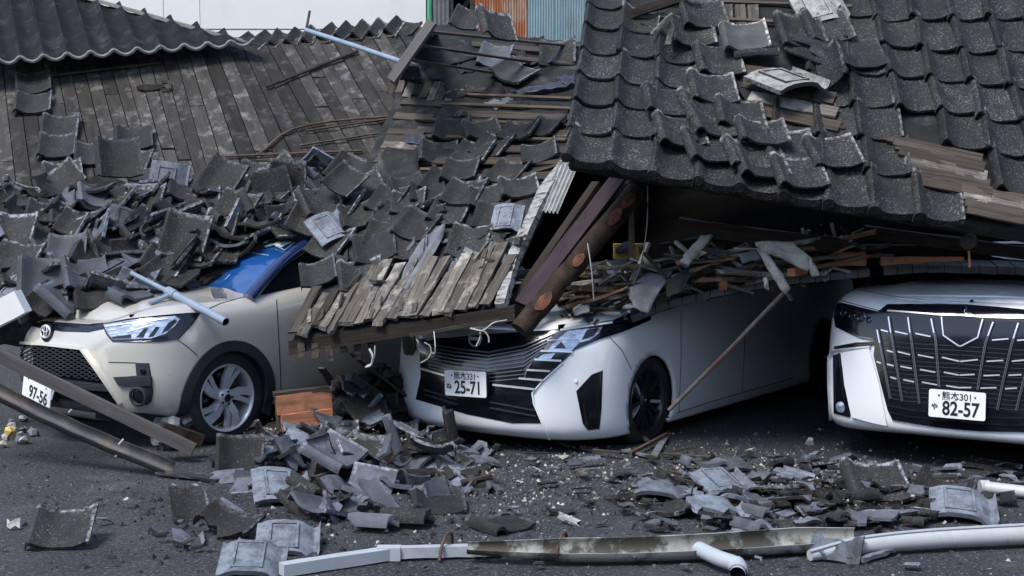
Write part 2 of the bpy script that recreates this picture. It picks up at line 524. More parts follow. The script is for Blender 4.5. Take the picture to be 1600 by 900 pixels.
def m_ground():
    t = NT('asphalt')
    co = t.coords(world=True)
    c = t.mix(t.noise(co, 0.9, 6, 0.65, 0.35, 0.7), (0.020, 0.0215, 0.025), (0.042, 0.044, 0.050))
    c = t.mix(t.noise(co, 46, 5, 0.85, 0.54, 0.62), c, (0.17, 0.18, 0.195))
    c = t.mix(t.noise(co, 48, 4, 0.7, 0.54, 0.66), c, (0.010, 0.010, 0.012))
    c = t.mix(t.mul(t.noise(co, 1.6, 7, 0.75, 0.54, 0.75), 0.5), c, (0.15, 0.145, 0.14))
    c = t.mix(t.noise(co, 34, 2, 0.4, 0.72, 0.76), c, (0.3, 0.29, 0.27))
    t.col(c)
    t.set(Roughness=0.85, Specular_IOR_Level=0.35)
    t.bump(t.noise(co, 70, 5, 0.75), 1.0, 0.012)
    return t.m
M['ground'] = m_ground()
# ------------------------------------------------------------------ tiles
TX = [-.152, -.140, -.122, -.100, -.070, -.030, .020, .070, .110, .136, .152]
TZ = [.010, .050, .062, .046, .014, .002, 0, .003, .014, .030, .033]
def tile_mesh_(name, y0=-.155, y1=.155, x0=-.152, x1=.152, jag0=0.0, jag1=0.0, th=.017, seed=0, skirt=0.0, curve=0.0):
    """an S-profile pantile (or a shard of one): x across, y towards its head, z up"""
    r = random.Random(seed)
    xs = [x for x in TX if x0 - 1e-6 <= x <= x1 + 1e-6]
    if xs[0] > x0 + .004: xs = [x0] + xs
    if xs[-1] < x1 - .004: xs = xs + [x1]
    n = len(xs)
    ny = 2
    top, bot = [], []
    e0 = [y0 + r.uniform(0, jag0) for _ in xs]
    e1 = [y1 - r.uniform(0, jag1) for _ in xs]
    for j in range(ny + 1):
        t = j / ny
        for i, x in enumerate(xs):
            y = e0[i] * (1 - t) + e1[i] * t
            z = float(np.interp(x, TX, TZ)) - curve * (y / .155) ** 2
            top.append((x, y, z))
            bot.append((x, y, z - th - (skirt if j == 0 else 0)))
    vs = top + bot
    N = len(top)
    fs = []
    for j in range(ny):
        for i in range(n - 1):
            a = j * n + i
            fs.append((a, a + 1, a + n + 1, a + n))
            fs.append((N + a, N + a + n, N + a + n + 1, N + a + 1))
    for i in range(n - 1):
        fs.append((i, N + i, N + i + 1, i + 1))
        a = ny * n + i
        fs.append((a + 1, N + a + 1, N + a, a))
    for j in range(ny):
        a, b = j * n, (j + 1) * n
        fs.append((b, N + b, N + a, a))
        a, b = j * n + n - 1, (j + 1) * n + n - 1
        fs.append((a, N + a, N + b, b))
    if not skirt and y1 - y0 > .28 and x1 - x0 > .28:   # low ribs on the underside
        for (xa, xb, ya, yb) in ((-.05, .09, .105, .117), (-.05, .09, -.117, -.105), (-.05, -.038, -.105, .105), (.078, .09, -.105, .105)):
            b = len(vs)
            for zz in (-th + .014, -th - .006):
                vs += [(xa, ya, zz), (xb, ya, zz), (xb, yb, zz), (xa, yb, zz)]
            fs += [(b + 7, b + 6, b + 5, b + 4), (b, b + 4, b + 5, b + 1), (b + 1, b + 5, b + 6, b + 2), (b + 2, b + 6, b + 7, b + 3), (b + 3, b + 7, b + 4, b)]
    if skirt:                                   # round end of the roll on an eave tile
        c = len(vs)
        vs.append((-.122, y0 - .012, .018))
        k = 10
        for q in range(k):
            a = 2 * math.pi * q / k
            vs.append((-.122 + math.cos(a) * .036, y0 - .012, .024 + math.sin(a) * .036))
        for q in range(k):
            a = 2 * math.pi * q / k
            vs.append((-.122 + math.cos(a) * .036, y0 + .03, .024 + math.sin(a) * .036))
        for q in range(k):
            fs.append((c, c + 1 + (q + 1) % k, c + 1 + q))
            fs.append((c + 1 + q, c + 1 + (q + 1) % k, c + 1 + k + (q + 1) % k, c + 1 + k + q))
    me = mesh(name, vs, fs)
    smooth_angle(me, 42)
    return me
def tile_set(key):
    d = {}
    thick = .017 if key == 'tile_roof' else .027
    tile_mesh = lambda *a, **k: tile_mesh_(*a, th=thick, **k)
    d['whole'] = [tile_mesh('tile', seed=1), tile_mesh('tile_chipped', jag0=.018, jag1=.01, seed=2), tile_mesh('tile_worn', jag0=.008, jag1=.03, seed=3, curve=.006)]
    d['eave'] = [tile_mesh('eave_tile', skirt=.032)]
    d['broken'] = [tile_mesh('tile_broken', y1=.06, jag1=.09, seed=4), tile_mesh('tile_broken', y0=-.06, jag0=.08, seed=5),
                   tile_mesh('tile_broken', x1=.07, jag0=.03, jag1=.10, seed=6), tile_mesh('tile_broken', x0=-.07, jag1=.11, seed=7)]
    d['shard'] = [tile_mesh('tile_shard', y0=-.07, y1=.07, x0=-.03, x1=.11, jag0=.05, jag1=.05, seed=8), tile_mesh('tile_shard', y0=-.13, y1=.10, x0=-.152, x1=-.03, jag0=.07, jag1=.06, seed=9),
                  tile_mesh('tile_shard', y0=-.04, y1=.06, x0=-.10, x1=.07, jag0=.04, jag1=.05, seed=10), tile_mesh('tile_shard', y0=-.14, y1=.14, x0=.07, x1=.152, jag0=.08, jag1=.08, seed=12),
                  tile_mesh('tile_shard', y0=-.05, y1=.04, x0=-.03, x1=.07, jag0=.04, jag1=.03, seed=13)]
    for v in d.values():
        for m in v: m.materials.append(M[key])
    return d
TS = {k: tile_set(k) for k in ('tile', 'tile_roof', 'tile_silver', 'tile_pale')}
def basis(n, up, yaw=0.0, tx=0.0, ty=0.0):
    """rotation with z along n, y along up (turned by yaw about n), then tipped"""
    z = n.normalized()
    y = up - z * up.dot(z)
    if y.length < 1e-4: y = Vector((0, 1, 0)) - z * z.y
    y.normalize()
    x = y.cross(z)
    R = Matrix((x, y, z)).transposed()
    return (R @ Matrix.Rotation(yaw, 3, 'Z') @ Matrix.Rotation(tx, 3, 'X') @ Matrix.Rotation(ty, 3, 'Y'))
def put_tile(kind, loc, R, key='tile', scale=1.0, parent=None, name=None, sx=1.0, var=None, sy=1.0, sz=None):
    ms = TS[key][kind]
    me = ms[var % len(ms)] if var is not None else rnd.choice(ms)
    o = bpy.data.objects.new(name or {'whole': 'loose_tile', 'eave': 'eave_tile', 'broken': 'broken_tile', 'shard': 'tile_shard'}[kind], me)
    COL.objects.link(o)
    if sz is None: sz = 1.0 if parent is not None else .8
    M4 = R.to_4x4() @ Matrix.Diagonal((scale * sx, scale * sy, scale * sz, 1))
    M4.translation = loc
    if parent is not None:
        o.parent = parent
        M4 = parent.matrix_basis.inverted() @ M4
    o.matrix_basis = M4
    return o

# ------------------------------------------------------------------ ground
gv = [(-60, -12, 0), (60, -12, 0), (60, 90, 0), (-60, 90, 0)]
o = obj('ground', mesh('ground', gv, [(0, 1, 2, 3)]), M['ground'])
tag(o, 'dark grey asphalt yard strewn with grit and tile dust', kind='structure')

# ------------------------------------------------------------------ buildings behind
def wbox(name, lo, hi, mat, parent=None):
    x0, y0, z0 = lo; x1, y1, z1 = hi
    vs = [(x0, y0, z0), (x1, y0, z0), (x1, y1, z0), (x0, y1, z0), (x0, y0, z1), (x1, y0, z1), (x1, y1, z1), (x0, y1, z1)]
    fs = [(3, 2, 1, 0), (4, 5, 6, 7), (0, 1, 5, 4), (1, 2, 6, 5), (2, 3, 7, 6), (3, 0, 4, 7)]
    return wobj(name, mesh(name, vs, fs), mat, parent)
YB = 22.0
bw = tag(empty('white_building', (-4.0, YB + 1, 0)), 'white panelled building wall rising behind the collapsed roofs', 'building')
x_l, x_r = at(-60, 0, YB).x, at(667, 0, YB).x
zj = at(300, 47, YB).z
wbox('wall', (x_l - 3, YB + .06, 0), (x_r - .004, YB + 5, zj + 4), M['white_wall'], bw)
xe = [x_l - 3, at(255, 0, YB).x, at(312, 0, YB).x, x_r]
for i in range(3):
    for (za, zb) in ((0.0, zj), (zj + .02, zj + 4)):
        if i == 1 and za > 0: pass
        wbox('wall_panel', (xe[i] + .004, YB, za), (xe[i + 1] - (.004 if i < 2 else 0), YB + .06, zb), M['white_wall'], bw)
# shed with corrugated sheets
YS = 18.0
sh = tag(empty('tin_shed', (0.3, YS + .5, 0)), 'old shed with rusted orange and blue-grey corrugated sheets', 'shed')
def corrugated(name, px0, px1, Y, mat, parent, wave=.032, amp=.009, z0=1.2, z1=4.6):
    xa, xb = at(px0, 0, Y).x, at(px1, 0, Y).x
    n = max(6, int((xb - xa) / wave * 4))
    vs = []
    for i in range(n + 1):
        x = xa + (xb - xa) * i / n
        y = Y + amp * math.sin(2 * math.pi * (x - xa) / wave)
        vs += [(x, y, z0), (x, y, z1)]
    N = len(vs)
    vs += [(x, y + .004, z) for (x, y, z) in vs]
    fs = [(2 * i, 2 * i + 2, 2 * i + 3, 2 * i + 1) for i in range(n)] + [(N + 2 * i + 1, N + 2 * i + 3, N + 2 * i + 2, N + 2 * i) for i in range(n)]
    return wobj(name, mesh(name, vs, fs, True), mat, parent)
for (a, b, k) in ((742, 783, 'rust_sheet'), (782, 823, 'rust_sheet'), (824, 868, 'blue_sheet'), (867, 912, 'blue_sheet'), (911, 960, 'blue_sheet'), (959, 1010, 'rust_sheet'), (1009, 1062, 'rust_sheet')):
    corrugated('corrugated_sheet', a, b, YS + rnd.uniform(-.01, .01), M[k], sh)
corrugated('corrugated_sheet', 676, 702, YS, M['flash'], sh, wave=.05)
wbox('dark_back_wall', (at(660, 0, YS).x, YS + 1.2, 0), (at(1100, 0, YS).x, YS + 1.25, 4.6), M['black'], sh)
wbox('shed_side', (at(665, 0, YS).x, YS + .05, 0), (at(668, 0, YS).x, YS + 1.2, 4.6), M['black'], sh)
for px in (704, 738, 826):
    wbox('post', (at(px, 0, YS).x - .03, YS + .02, 0), (at(px, 0, YS).x + .03, YS + .09, 4.6), M['plank_dark'], sh)
wbox('shed_roof', (at(655, 0, YS).x, YS - .1, 4.6), (at(1100, 0, YS).x, YS + 1.4, 4.66), M['flash'], sh)
beam('brace', at(705, 40, YS + .3), at(738, -8, YS + .3), .05, .05, M['plank_dark'], sh)
tag(wobj('green_post', tube_mesh('green_post', [at(671, 60, 17.6), at(671, -40, 17.6)], .03, 10), M['green']), 'green painted metal post at the corner of the tin shed', 'post')

# ------------------------------------------------------------------ far left roof: barrel tiles above the bare boards
tl = tag(empty('barrel_tile_roof', at(180, 80, 14.0)), 'dark barrel tiled roof with wavy eave in the upper left corner', 'roof')
TLcols = 11
for i in range(-2, TLcols):
    ex0 = -4 + i * 36.5 + 0.0
    w = 37.5
    def eave(px):
        return at(px, 95 - .075 * px if px > 0 else 95 - .03 * px, 13.2 + .0009 * px)
    e0, e1 = eave(ex0), eave(ex0 + w)
    lean = .18 + .00115 * max(ex0, 0)
    ytop = -60 if ex0 < 90 else max(-60, (ex0 - 26 - 128) * 72 / 252.0)
    def topp(px):
        y_e = 95 - .075 * px
        dy = y_e - ytop
        return at(px - lean * dy, ytop, 13.2 + .0009 * px + dy / 155 * 2.2)
    if ytop > 60: ytop = 60
    t0, t1 = topp(ex0), topp(ex0 + w)
    vs, fs = [], []
    K = 10
    nrm = (e1 - e0).cross(t0 - e0).normalized()
    for (a, b) in ((e0, e1), (t0, t1)):
        for s in (0, -.022):
            for k in range(K + 1):
                t = k / K
                z = float(np.interp(t, [0, .08, .2, .35, .5, .65, .8, .92, 1], [.036, .030, .004, -.014, -.020, -.014, .004, .030, .036]))
                vs.append(a + (b - a) * t + nrm * (z + s))
    q = K + 1
    for k in range(K):
        fs.append((k, k + 1, 2 * q + k + 1, 2 * q + k))
        fs.append((q + k + 1, q + k, 3 * q + k, 3 * q + k + 1))
        fs.append((k + 1, k, q + k, q + k + 1))
    fs += [(0, 2 * q, 3 * q, q), (K, q + K, 3 * q + K, 2 * q + K)]
    me = smooth_angle(mesh('barrel_tile', vs, fs), 40)
    wobj('barrel_tile', me, M['top_tile'], tl)
    lip = [e0 + (e1 - e0) * (k / K) + nrm * (float(np.interp(k / K, [0, .08, .2, .35, .5, .65, .8, .92, 1], [.036, .030, .004, -.014, -.020, -.014, .004, .030, .036])) - .012) - Vector((0, .012, 0)) for k in range(K + 1)]
    wobj('eave_lip', tube_mesh('eave_lip', lip, .017, 6), M['tile_edge'], tl)
beam('verge_strip', at(120, -8, 14.6), at(398, 70, 13.6), .09, .03, M['tile_edge'], tl)

# ------------------------------------------------------------------ board roof (left, stripped to its sheathing)
br = tag(empty('board_sheathed_roof', at(300, 200, 12.9)), 'stripped roof slope of bare grey sheathing boards behind the beige car', 'roof')
TOPX = [(-60, 95), (0, 93), (162, 88), (277, 78), (415, 62), (500, 55), (622, 43), (700, 38)]
BOTX = [-50, 28, 233, 350, 563, 651, 790, 880]
def bt(s):
    xs = [p[0] for p in TOPX]
    px = -60 + s * 760
    return px, float(np.interp(px, xs, [p[1] for p in TOPX])), float(np.interp(px, xs, BOTX))
NB = 37
YT, YBm = 14.0, 11.6
def bpt(s, v):
    tx, ty, bx = bt(s)
    if tx < 400: ty -= 14 * min(1, (400 - tx) / 40)
    b, t = at(bx, 325, YBm), at(tx, ty, YT)
    p = b + (t - b) * v
    return p
for i in range(NB):
    s0, s1 = i / NB, (i + 1) / NB - .0016
    cuts = [0, rnd.uniform(.25, .75), 1] if rnd.random() < .55 else [0, 1]
    for c0, c1 in zip(cuts, cuts[1:]):
        if i in (13, 14) and False: continue
        dz = rnd.uniform(-.006, .006)
        a0, a1, b0, b1 = bpt(s0, c0 + .003), bpt(s1, c0 + .003), bpt(s0, c1 - .003), bpt(s1, c1 - .003)
        c = (a0 + a1 + b0 + b1) / 4
        x = ((b0 + b1) - (a0 + a1)).normalized()
        n = (a1 - a0).cross(b0 - a0).normalized()
        y = n.cross(x)
        R = Matrix((x, y, n)).transposed()
        Ri = R.transposed()
        vs = [Ri @ (p - c) + Vector((0, 0, dz + rnd.uniform(-.004, .004))) for p in (a0, a1, b1, b0)]
        vs += [v - Vector((0, 0, .018)) for v in vs]
        me = mesh('board', vs, [(0, 1, 2, 3), (7, 6, 5, 4), (1, 0, 4, 5), (2, 1, 5, 6), (3, 2, 6, 7), (0, 3, 7, 4)])
        o = obj('board', me, M['board'], br)
        M4 = R.to_4x4(); M4.translation = c
        o.matrix_basis = br.matrix_basis.inverted() @ M4
BRP = Patch([[bpt(0, 0), bpt(.5, 0), bpt(1, 0)], [bpt(0, .5), bpt(.5, .5), bpt(1, .5)], [bpt(0, 1), bpt(.5, 1), bpt(1, 1)]])
vs, fs = Patch([[bpt(k / 12, v) - Vector((0, -.02, .06)) for k in range(13)] for v in (0, .5, 1)]).grid(24, 4)
wobj('underlay', mesh('underlay', vs, fs), M['black'], br)
BR_BVH = BVHTree.FromPolygons(*Patch([[bpt(k / 12, v) for k in range(13)] for v in (-.2, 0, .5, 1)]).grid(24, 6))
def hit(bvh, px, py):
    h = bvh.ray_cast(CAM, ray(px, py).normalized())
    if h[0] is None: return None, None
    n = h[1] if h[1].dot(ray(px, py)) < 0 else -h[1]
    return h[0], n
# knot hole's shade as a dark disc on the boards; patch of missing cover
p, n = hit(BR_BVH, 236, 139)
R = basis(n, Vector((0, .3, 1)))
vs = [(math.cos(a) * .13, math.sin(a) * .055 * (1 + .2 * math.sin(3 * a)), 0) for a in [2 * math.pi * k / 14 for k in range(14)]]
vs = vs + [(x, y, -.016) for x, y, z in vs]
M4 = R.to_4x4(); M4.translation = p + n * .022
o = obj('hole', mesh('hole', vs, [tuple(range(14))] + [(k, k + 14, (k + 1) % 14 + 14, (k + 1) % 14) for k in range(14)]), M['mound'], br)
o.matrix_basis = br.matrix_basis.inverted() @ M4
o['label'] = 'ragged dark patch for the shade of a hole in the boards'
for (a, b) in (((252, 131), (264, 131)), ((252, 144), (266, 144)), ((265, 131), (267, 144))):
    pa, na = hit(BR_BVH, *a); pb, nb = hit(BR_BVH, *b)
    beam('patch_strip', pa + na * .03, pb + nb * .03, .02, .014, M['plank_dark'], br)
# ridge cap tiles along the top
for k, px in enumerate(range(395, 650, 26)):
    p = at(px, 68 - (px - 395) * .1, 14.0)
    R = basis(Vector((0, -.5, .85)), Vector((.25, .8, .5)), rnd.uniform(-.2, .2))
    put_tile('whole', p + Vector((0, 0, .0)), R, 'tile', .95, br, 'ridge_tile')
# sticks on the boards
def stick(name, a, b, r, mat, label, group=None, lift=.03, bvh=BR_BVH, cat='stick', mid=None):
    pts = []
    for q in ([a, mid, b] if mid else [a, ((a[0] + b[0]) / 2, (a[1] + b[1]) / 2), b]):
        p, n = hit(bvh, *q)
        pts.append((p + n * lift) if p is not None else at(q[0], q[1], 13))
    o = wobj(name, tube_mesh(name, smooth_pts(pts, 5), r, 6), mat)
    return tag(o, label, cat, group)
stick('long_stick', (416, 140), (560, 84), .018, M['plank_dark'], 'long thin stick lying askew high on the bare boards', cat='stick')
stick('thin_batten', (70, 124), (250, 103), .010, M['batten'], 'thin batten lying across the boards below the barrel tiles')
stick('thin_batten', (40, 122), (140, 92), .010, M['batten'], 'short batten slanting up to the wavy eave at left')
stick('rusty_rod', (352, 249), (566, 240), .012, M['rusty'], 'rusty rod lying level across the foot of the bare boards')
stick('rusty_rod', (405, 245), (700, 180), .012, M['rusty'], 'bent rusty rod rising from the boards towards the middle roof', mid=(480, 200))
stick('thin_batten', (468, 232), (640, 205), .011, M['batten'], 'thin brown batten above the level rusty rod')
stick('thin_batten', (400, 255), (600, 262), .012, M['batten'], 'brown batten just above the tile heap')
stick('thin_batten', (478, 209), (650, 184), .011, M['batten'], 'topmost brown batten at the right end of the boards')
# bent blue pipe with an upright rod on the top edge
pp = tag(empty('bent_pipe', at(480, 48, 13.3)), 'grey-blue metal pipe reaching over the top edge of the boards', 'pipe')
wobj('pipe', tube_mesh('pipe', [at(478, 47, 13.3), at(555, 72, 12.9), at(632, 98, 12.5)], .022, 10), M['pipe_blue'], pp)
wobj('upright_rod', tube_mesh('upright_rod', [at(478, 49, 13.3), at(484, 17, 13.35)], .012, 8), M['rusty'], pp)

# ------------------------------------------------------------------ middle roof (felt, battens, loose tiles, weathered eave planks)
MRrows = [
    [(458, 530, 9.35), (560, 515, 9.25), (680, 500, 9.15), (790, 481, 9.1)],
    [(490, 460, 9.75), (585, 445, 9.65), (690, 432, 9.55), (812, 405, 9.45)],
    [(520, 370, 10.25), (610, 350, 10.15), (720, 335, 10.05), (862, 300, 9.9)],
    [(560, 280, 10.8), (640, 262, 10.75), (760, 250, 10.65), (915, 235, 10.4)],
    [(608, 175, 11.5), (700, 168, 11.45), (800, 165, 11.35), (960, 165, 11.0)],
    [(640, 95, 12.1), (725, 98, 12.0), (820, 105, 11.9), (980, 108, 11.6)],
    [(684, 38, 12.7), (760, 50, 12.6), (850, 62, 12.5), (1000, 70, 12.2)]]
MR = Patch([[at(*p) for p in r] for r in MRrows])
mr = tag(empty('stripped_middle_roof', at(680, 300, 10.3)), 'broken middle roof of torn felt and battens resting on the white minivan', 'roof')
vs, fs = MR.grid(30, 40, noise=.006)
v2, f2 = solid(vs, fs, 30, 40, Vector((0, .03, -.05)))
me = mesh('roof_deck', v2, f2, True)
wobj('felt_covering', me, M['felt'], mr)
MR_BVH = BVHTree.FromPolygons(vs, fs)
def on_mr(px, py, off=0.0):
    p, n = hit(MR_BVH, px, py)
    if p is None:
        p = at(px, py, 10.5); n = Vector((0, -.6, .8))
    return p + n * off, n
def mrbeam(name, a, b, w, h, mat, lift, **kw):
    pa, n = on_mr(*a, lift); pb, n2 = on_mr(*b, lift)
    return beam(name, pa, pb, w, h, mat, mr, up=n, **kw)
for (a, b) in (((668, 52), (905, 76)), ((655, 74), (832, 100)), ((634, 96), (782, 118)), ((716, 150), (893, 157)), ((690, 165), (893, 173)), ((650, 189), (888, 198)),
               ((640, 216), (885, 222)), ((600, 268), (720, 268)), ((585, 300), (640, 298)), ((770, 292), (872, 262)), ((600, 335), (700, 345)), ((560, 415), (640, 405)), ((690, 415), (800, 395))):
    mrbeam('batten', a, b, .03, .018, M['batten'], .016, rough=.002)
for k, (a, b) in enumerate((((690, 84), (900, 100)), ((660, 140), (760, 148)), ((690, 178), (890, 186)), ((650, 204), (888, 211)), ((636, 229), (888, 236)), ((610, 252), (885, 254)), ((600, 284), (880, 276)), ((585, 316), (870, 292)), ((690, 66), (900, 84)), ((616, 182), (676, 186)), ((606, 206), (664, 209)), ((598, 228), (652, 230)), ((588, 250), (648, 251)), ((580, 272), (640, 271)), ((628, 160), (700, 164)), ((572, 292), (630, 290)), ((602, 217), (640, 219)), ((592, 240), (640, 241)), ((584, 262), (630, 262)))):
    mrbeam('deck_board', a, b, .085, .012, M[('plank_dark', 'batten', 'plank_dark', 'plank')[k % 4]], .008, rough=.003)
# short plank ends at the torn left edge
for k in range(9):
    x = 612 + k * 13
    mrbeam('plank_end', (x + 8, 120 + k * 2), (x - 3 + rnd.uniform(-2, 2), 146 + k * 2.2 + rnd.uniform(-3, 4)), .062, .014, M['plank'] if k % 3 else M['plank_dark'], .012, rough=.002, ends=.01)
mrbeam('verge_board', (676, 40), (612, 131), .085, .025, M['grey_timber'], .03)
# torn felt sheets
def sheet(name, poly, mat, off=.02, wob=.012, parent=None, bvh=MR_BVH, th=.004, sub=3, curl=0.0, Y=10.5):
    """a torn sheet traced on the surface below it, lying over it with folds"""
    bm = bmesh.new()
    cx, cy = sum(p[0] for p in poly) / len(poly), sum(p[1] for p in poly) / len(poly)
    vv = [bm.verts.new((p[0], p[1], 0)) for p in poly]
    c = bm.verts.new((cx, cy, 0))
    for i in range(len(vv)):
        bm.faces.new((vv[i], vv[(i + 1) % len(vv)], c))
    bmesh.ops.subdivide_edges(bm, edges=bm.edges[:], cuts=sub, use_grid_fill=True, fractal=0.0)
    out = []
    for v in bm.verts:
        jx, jy = (rnd.uniform(-1.2, 1.2), rnd.uniform(-1.2, 1.2)) if v.is_boundary else (0, 0)
        p, n = hit(bvh, v.co.x + jx, v.co.y + jy)
        if p is None:
            p = at(v.co.x, v.co.y, Y); n = Vector((0, -.7, .7))
        d = math.hypot(v.co.x - cx, v.co.y - cy) / 60
        out.append(p + n * (off + wob * math.sin(v.co.x * .35 + v.co.y * .2) + rnd.uniform(-wob, wob) * .4 + curl * d * d))
    for v, q in zip(bm.verts, out): v.co = q
    bmesh.ops.recalc_face_normals(bm, faces=bm.faces[:])
    me = bpy.data.meshes.new(name)
    bm.to_mesh(me); bm.free()
    smooth_angle(me, 50)
    o = wobj(name, me, mat, parent)
    md = o.modifiers.new('thick', 'SOLIDIFY'); md.thickness = th
    return o
sheet('felt_sheet', [(668, 56), (735, 62), (745, 92), (690, 108), (640, 92)], M['felt'], .02, .006, mr)
sheet('felt_sheet', [(640, 98), (700, 106), (780, 122), (790, 150), (700, 148), (688, 128), (650, 134), (625, 128)], M['felt'], .022, .008, mr)
sheet('felt_sheet', [(795, 150), (850, 140), (893, 130), (895, 140), (850, 150), (805, 152)], M['felt_blue'], .045, .01, mr)
sheet('felt_sheet', [(870, 128), (900, 124), (900, 140), (880, 138)], M['felt_blue'], .05, .01, mr)
sheet('felt_sheet', [(700, 155), (800, 158), (890, 165), (885, 195), (780, 192), (680, 186)], M['felt'], .018, .006, mr)
sheet('felt_sheet', [(634, 215), (668, 216), (664, 230), (635, 228)], M['felt_blue'], .03, .01, mr)
sheet('felt_sheet', [(680, 362), (700, 360), (690, 395), (668, 425), (640, 465), (628, 462), (636, 430), (655, 400)], M['felt_pale'], .06, .012, mr)
sheet('felt_sheet', [(700, 405), (740, 385), (800, 380), (790, 415), (745, 438), (700, 432)], M['felt_pale'], .03, .014, mr)
sheet('felt_sheet', [(575, 455), (610, 450), (640, 465), (632, 490), (600, 497), (570, 480)], M['felt_pale'], .05, .014, mr)
sheet('felt_sheet', [(655, 420), (700, 408), (728, 420), (700, 442), (655, 438)], M['felt_pale'], .035, .01, mr)
sheet('felt_sheet', [(605, 235), (660, 240), (650, 300), (590, 330), (575, 300)], M['felt'], .03, .012, mr)
for k in range(22):
    x, y = rnd.uniform(640, 890), rnd.uniform(60, 205)
    if k > 13: x, y = rnd.uniform(560, 800), rnd.uniform(260, 420)
    r = rnd.uniform(7, 18)
    if on_mr(x, y)[0].y > 13: continue
    sheet('felt_scrap', [(x + r * 1.6 * math.cos(a) * rnd.uniform(.5, 1.1), y + r * .6 * math.sin(a) * rnd.uniform(.5, 1.1)) for a in [q * 1.05 for q in range(6)]], M[rnd.choice(['felt', 'felt', 'felt_pale', 'felt_blue'])], .03, .008, mr, sub=2)
# weathered eave planks
def eave_y(x): return float(np.interp(x, [458, 560, 680, 790], [530, 515, 500, 481])) - 3
def eave_plank(x, ln, lean, w, mat, over, lift):
    lean += rnd.uniform(-4, 4); w *= rnd.uniform(.8, 1.2); x += rnd.uniform(-2, 2)
    a, n = on_mr(x, eave_y(x), lift)
    b, n2 = on_mr(x + lean, eave_y(x) - ln, lift)
    a = a + (a - b).normalized() * over
    beam('eave_plank', a, b, w, .022, mat, mr, up=n + Vector((rnd.uniform(-.15, .15), 0, 0)), rough=.004, ends=.018, seg=8)
for k in range(13):
    eave_plank(548 + k * 17.5, 96 + rnd.uniform(-22, 8), 48, .078, M['plank'], rnd.uniform(.01, .05), .05 + rnd.uniform(-.006, .010))
for k in range(6):
    eave_plank(466 + k * 15, 66 + rnd.uniform(-14, 8), 34, .064, M['plank'] if k in (1, 3, 4) else M['plank_dark'], rnd.uniform(.0, .07), .05 + rnd.uniform(-.006, .012))
for k in range(12):
    x = rnd.uniform(470, 770)
    a, n = on_mr(x, eave_y(x) - rnd.uniform(2, 90), .075)
    d = (on_mr(x + 44, eave_y(x) - 84)[0] - on_mr(x, eave_y(x))[0]).normalized()
    d = (d + Vector((rnd.uniform(-.3, .3), 0, rnd.uniform(-.1, .1)))) * rnd.uniform(.03, .12)
    beam('rotten_strip', a - d, a + d, rnd.uniform(.012, .035), .008, rnd.choice([M['plank'], M['plank'], M['plank_dark']]), mr, up=n, rough=.004, ends=.02, seg=3)
# fascia beam below the planks, boards hanging behind it
pa, pb = at(455, 542, 9.38), at(806, 488, 9.06)
beam('fascia_beam', pa, pb, .10, .085, M['timber'], mr, rough=.006, seg=10, ends=.02)
beam('fascia_board', at(640, 524, 9.1), at(780, 500, 9.0), .012, .018, M['plank_dark'], mr, rough=.002)
for k in range(6):
    x = 470 + k * 22
    beam('eave_slat', at(x, 536, 9.3 - k * .01), at(x + 2, 556 + rnd.uniform(-6, 10), 9.28), .045, .014, M['plank_dark'], mr, rough=.003, up=Vector((0, 1, 0)))
# peeling white tin along the right edge
vs, fs = MR.grid(2, 22, .006, .045, .955, 1.0, 0.0, .56)
v2, f2 = solid(vs, fs, 2, 22, Vector((.02, .02, -.04)))
o = wobj('edge_flashing', mesh('edge_flashing', v2, f2), M['tin_edge'], mr)
o['label'] = 'peeling white tin strip along the broken roof edge'
# pale corrugated scrap at the top of it
def corr_px(name, c00, c10, c01, c11, waves, amp, mat, parent=None, n=40):
    a, b, c, d = (at(*q) for q in (c00, c10, c01, c11))
    nn = (b - a).cross(c - a).normalized()
    vs = []
    for i in range(n + 1):
        t = i / n
        o_ = nn * amp * math.sin(2 * math.pi * waves * t)
        vs += [a + (b - a) * t + o_, c + (d - c) * t + o_]
    N = len(vs)
    vs += [v - nn * .003 for v in vs]
    fs = [(2 * i, 2 * i + 2, 2 * i + 3, 2 * i + 1) for i in range(n)] + [(N + 2 * i + 1, N + 2 * i + 3, N + 2 * i + 2, N + 2 * i) for i in range(n)]
    return wobj(name, mesh(name, vs, fs, True), mat, parent)
tag(corr_px('corrugated_scrap', (842, 330, 9.75), (872, 332, 9.7), (872, 255, 10.1), (902, 262, 10.05), 5, .012, M['tin']), 'pale corrugated sheet scrap on the right edge of the middle roof', 'metal sheet')

ORD = ['first', 'second', 'third', 'fourth', 'fifth', 'sixth', 'seventh', 'eighth', 'ninth', 'tenth', 'eleventh', 'twelfth', 'thirteenth']
def rank_labels(items, bands, fmt):
    """items: (px, py, object); give each a label by its band (top to bottom) and its rank from the left"""
    for lo, hi, word in bands:
        row = sorted([q for q in items if lo <= q[1] < hi], key=lambda q: q[0])
        for k, q in enumerate(row): q[2]['label'] = fmt % (ORD[k], word)
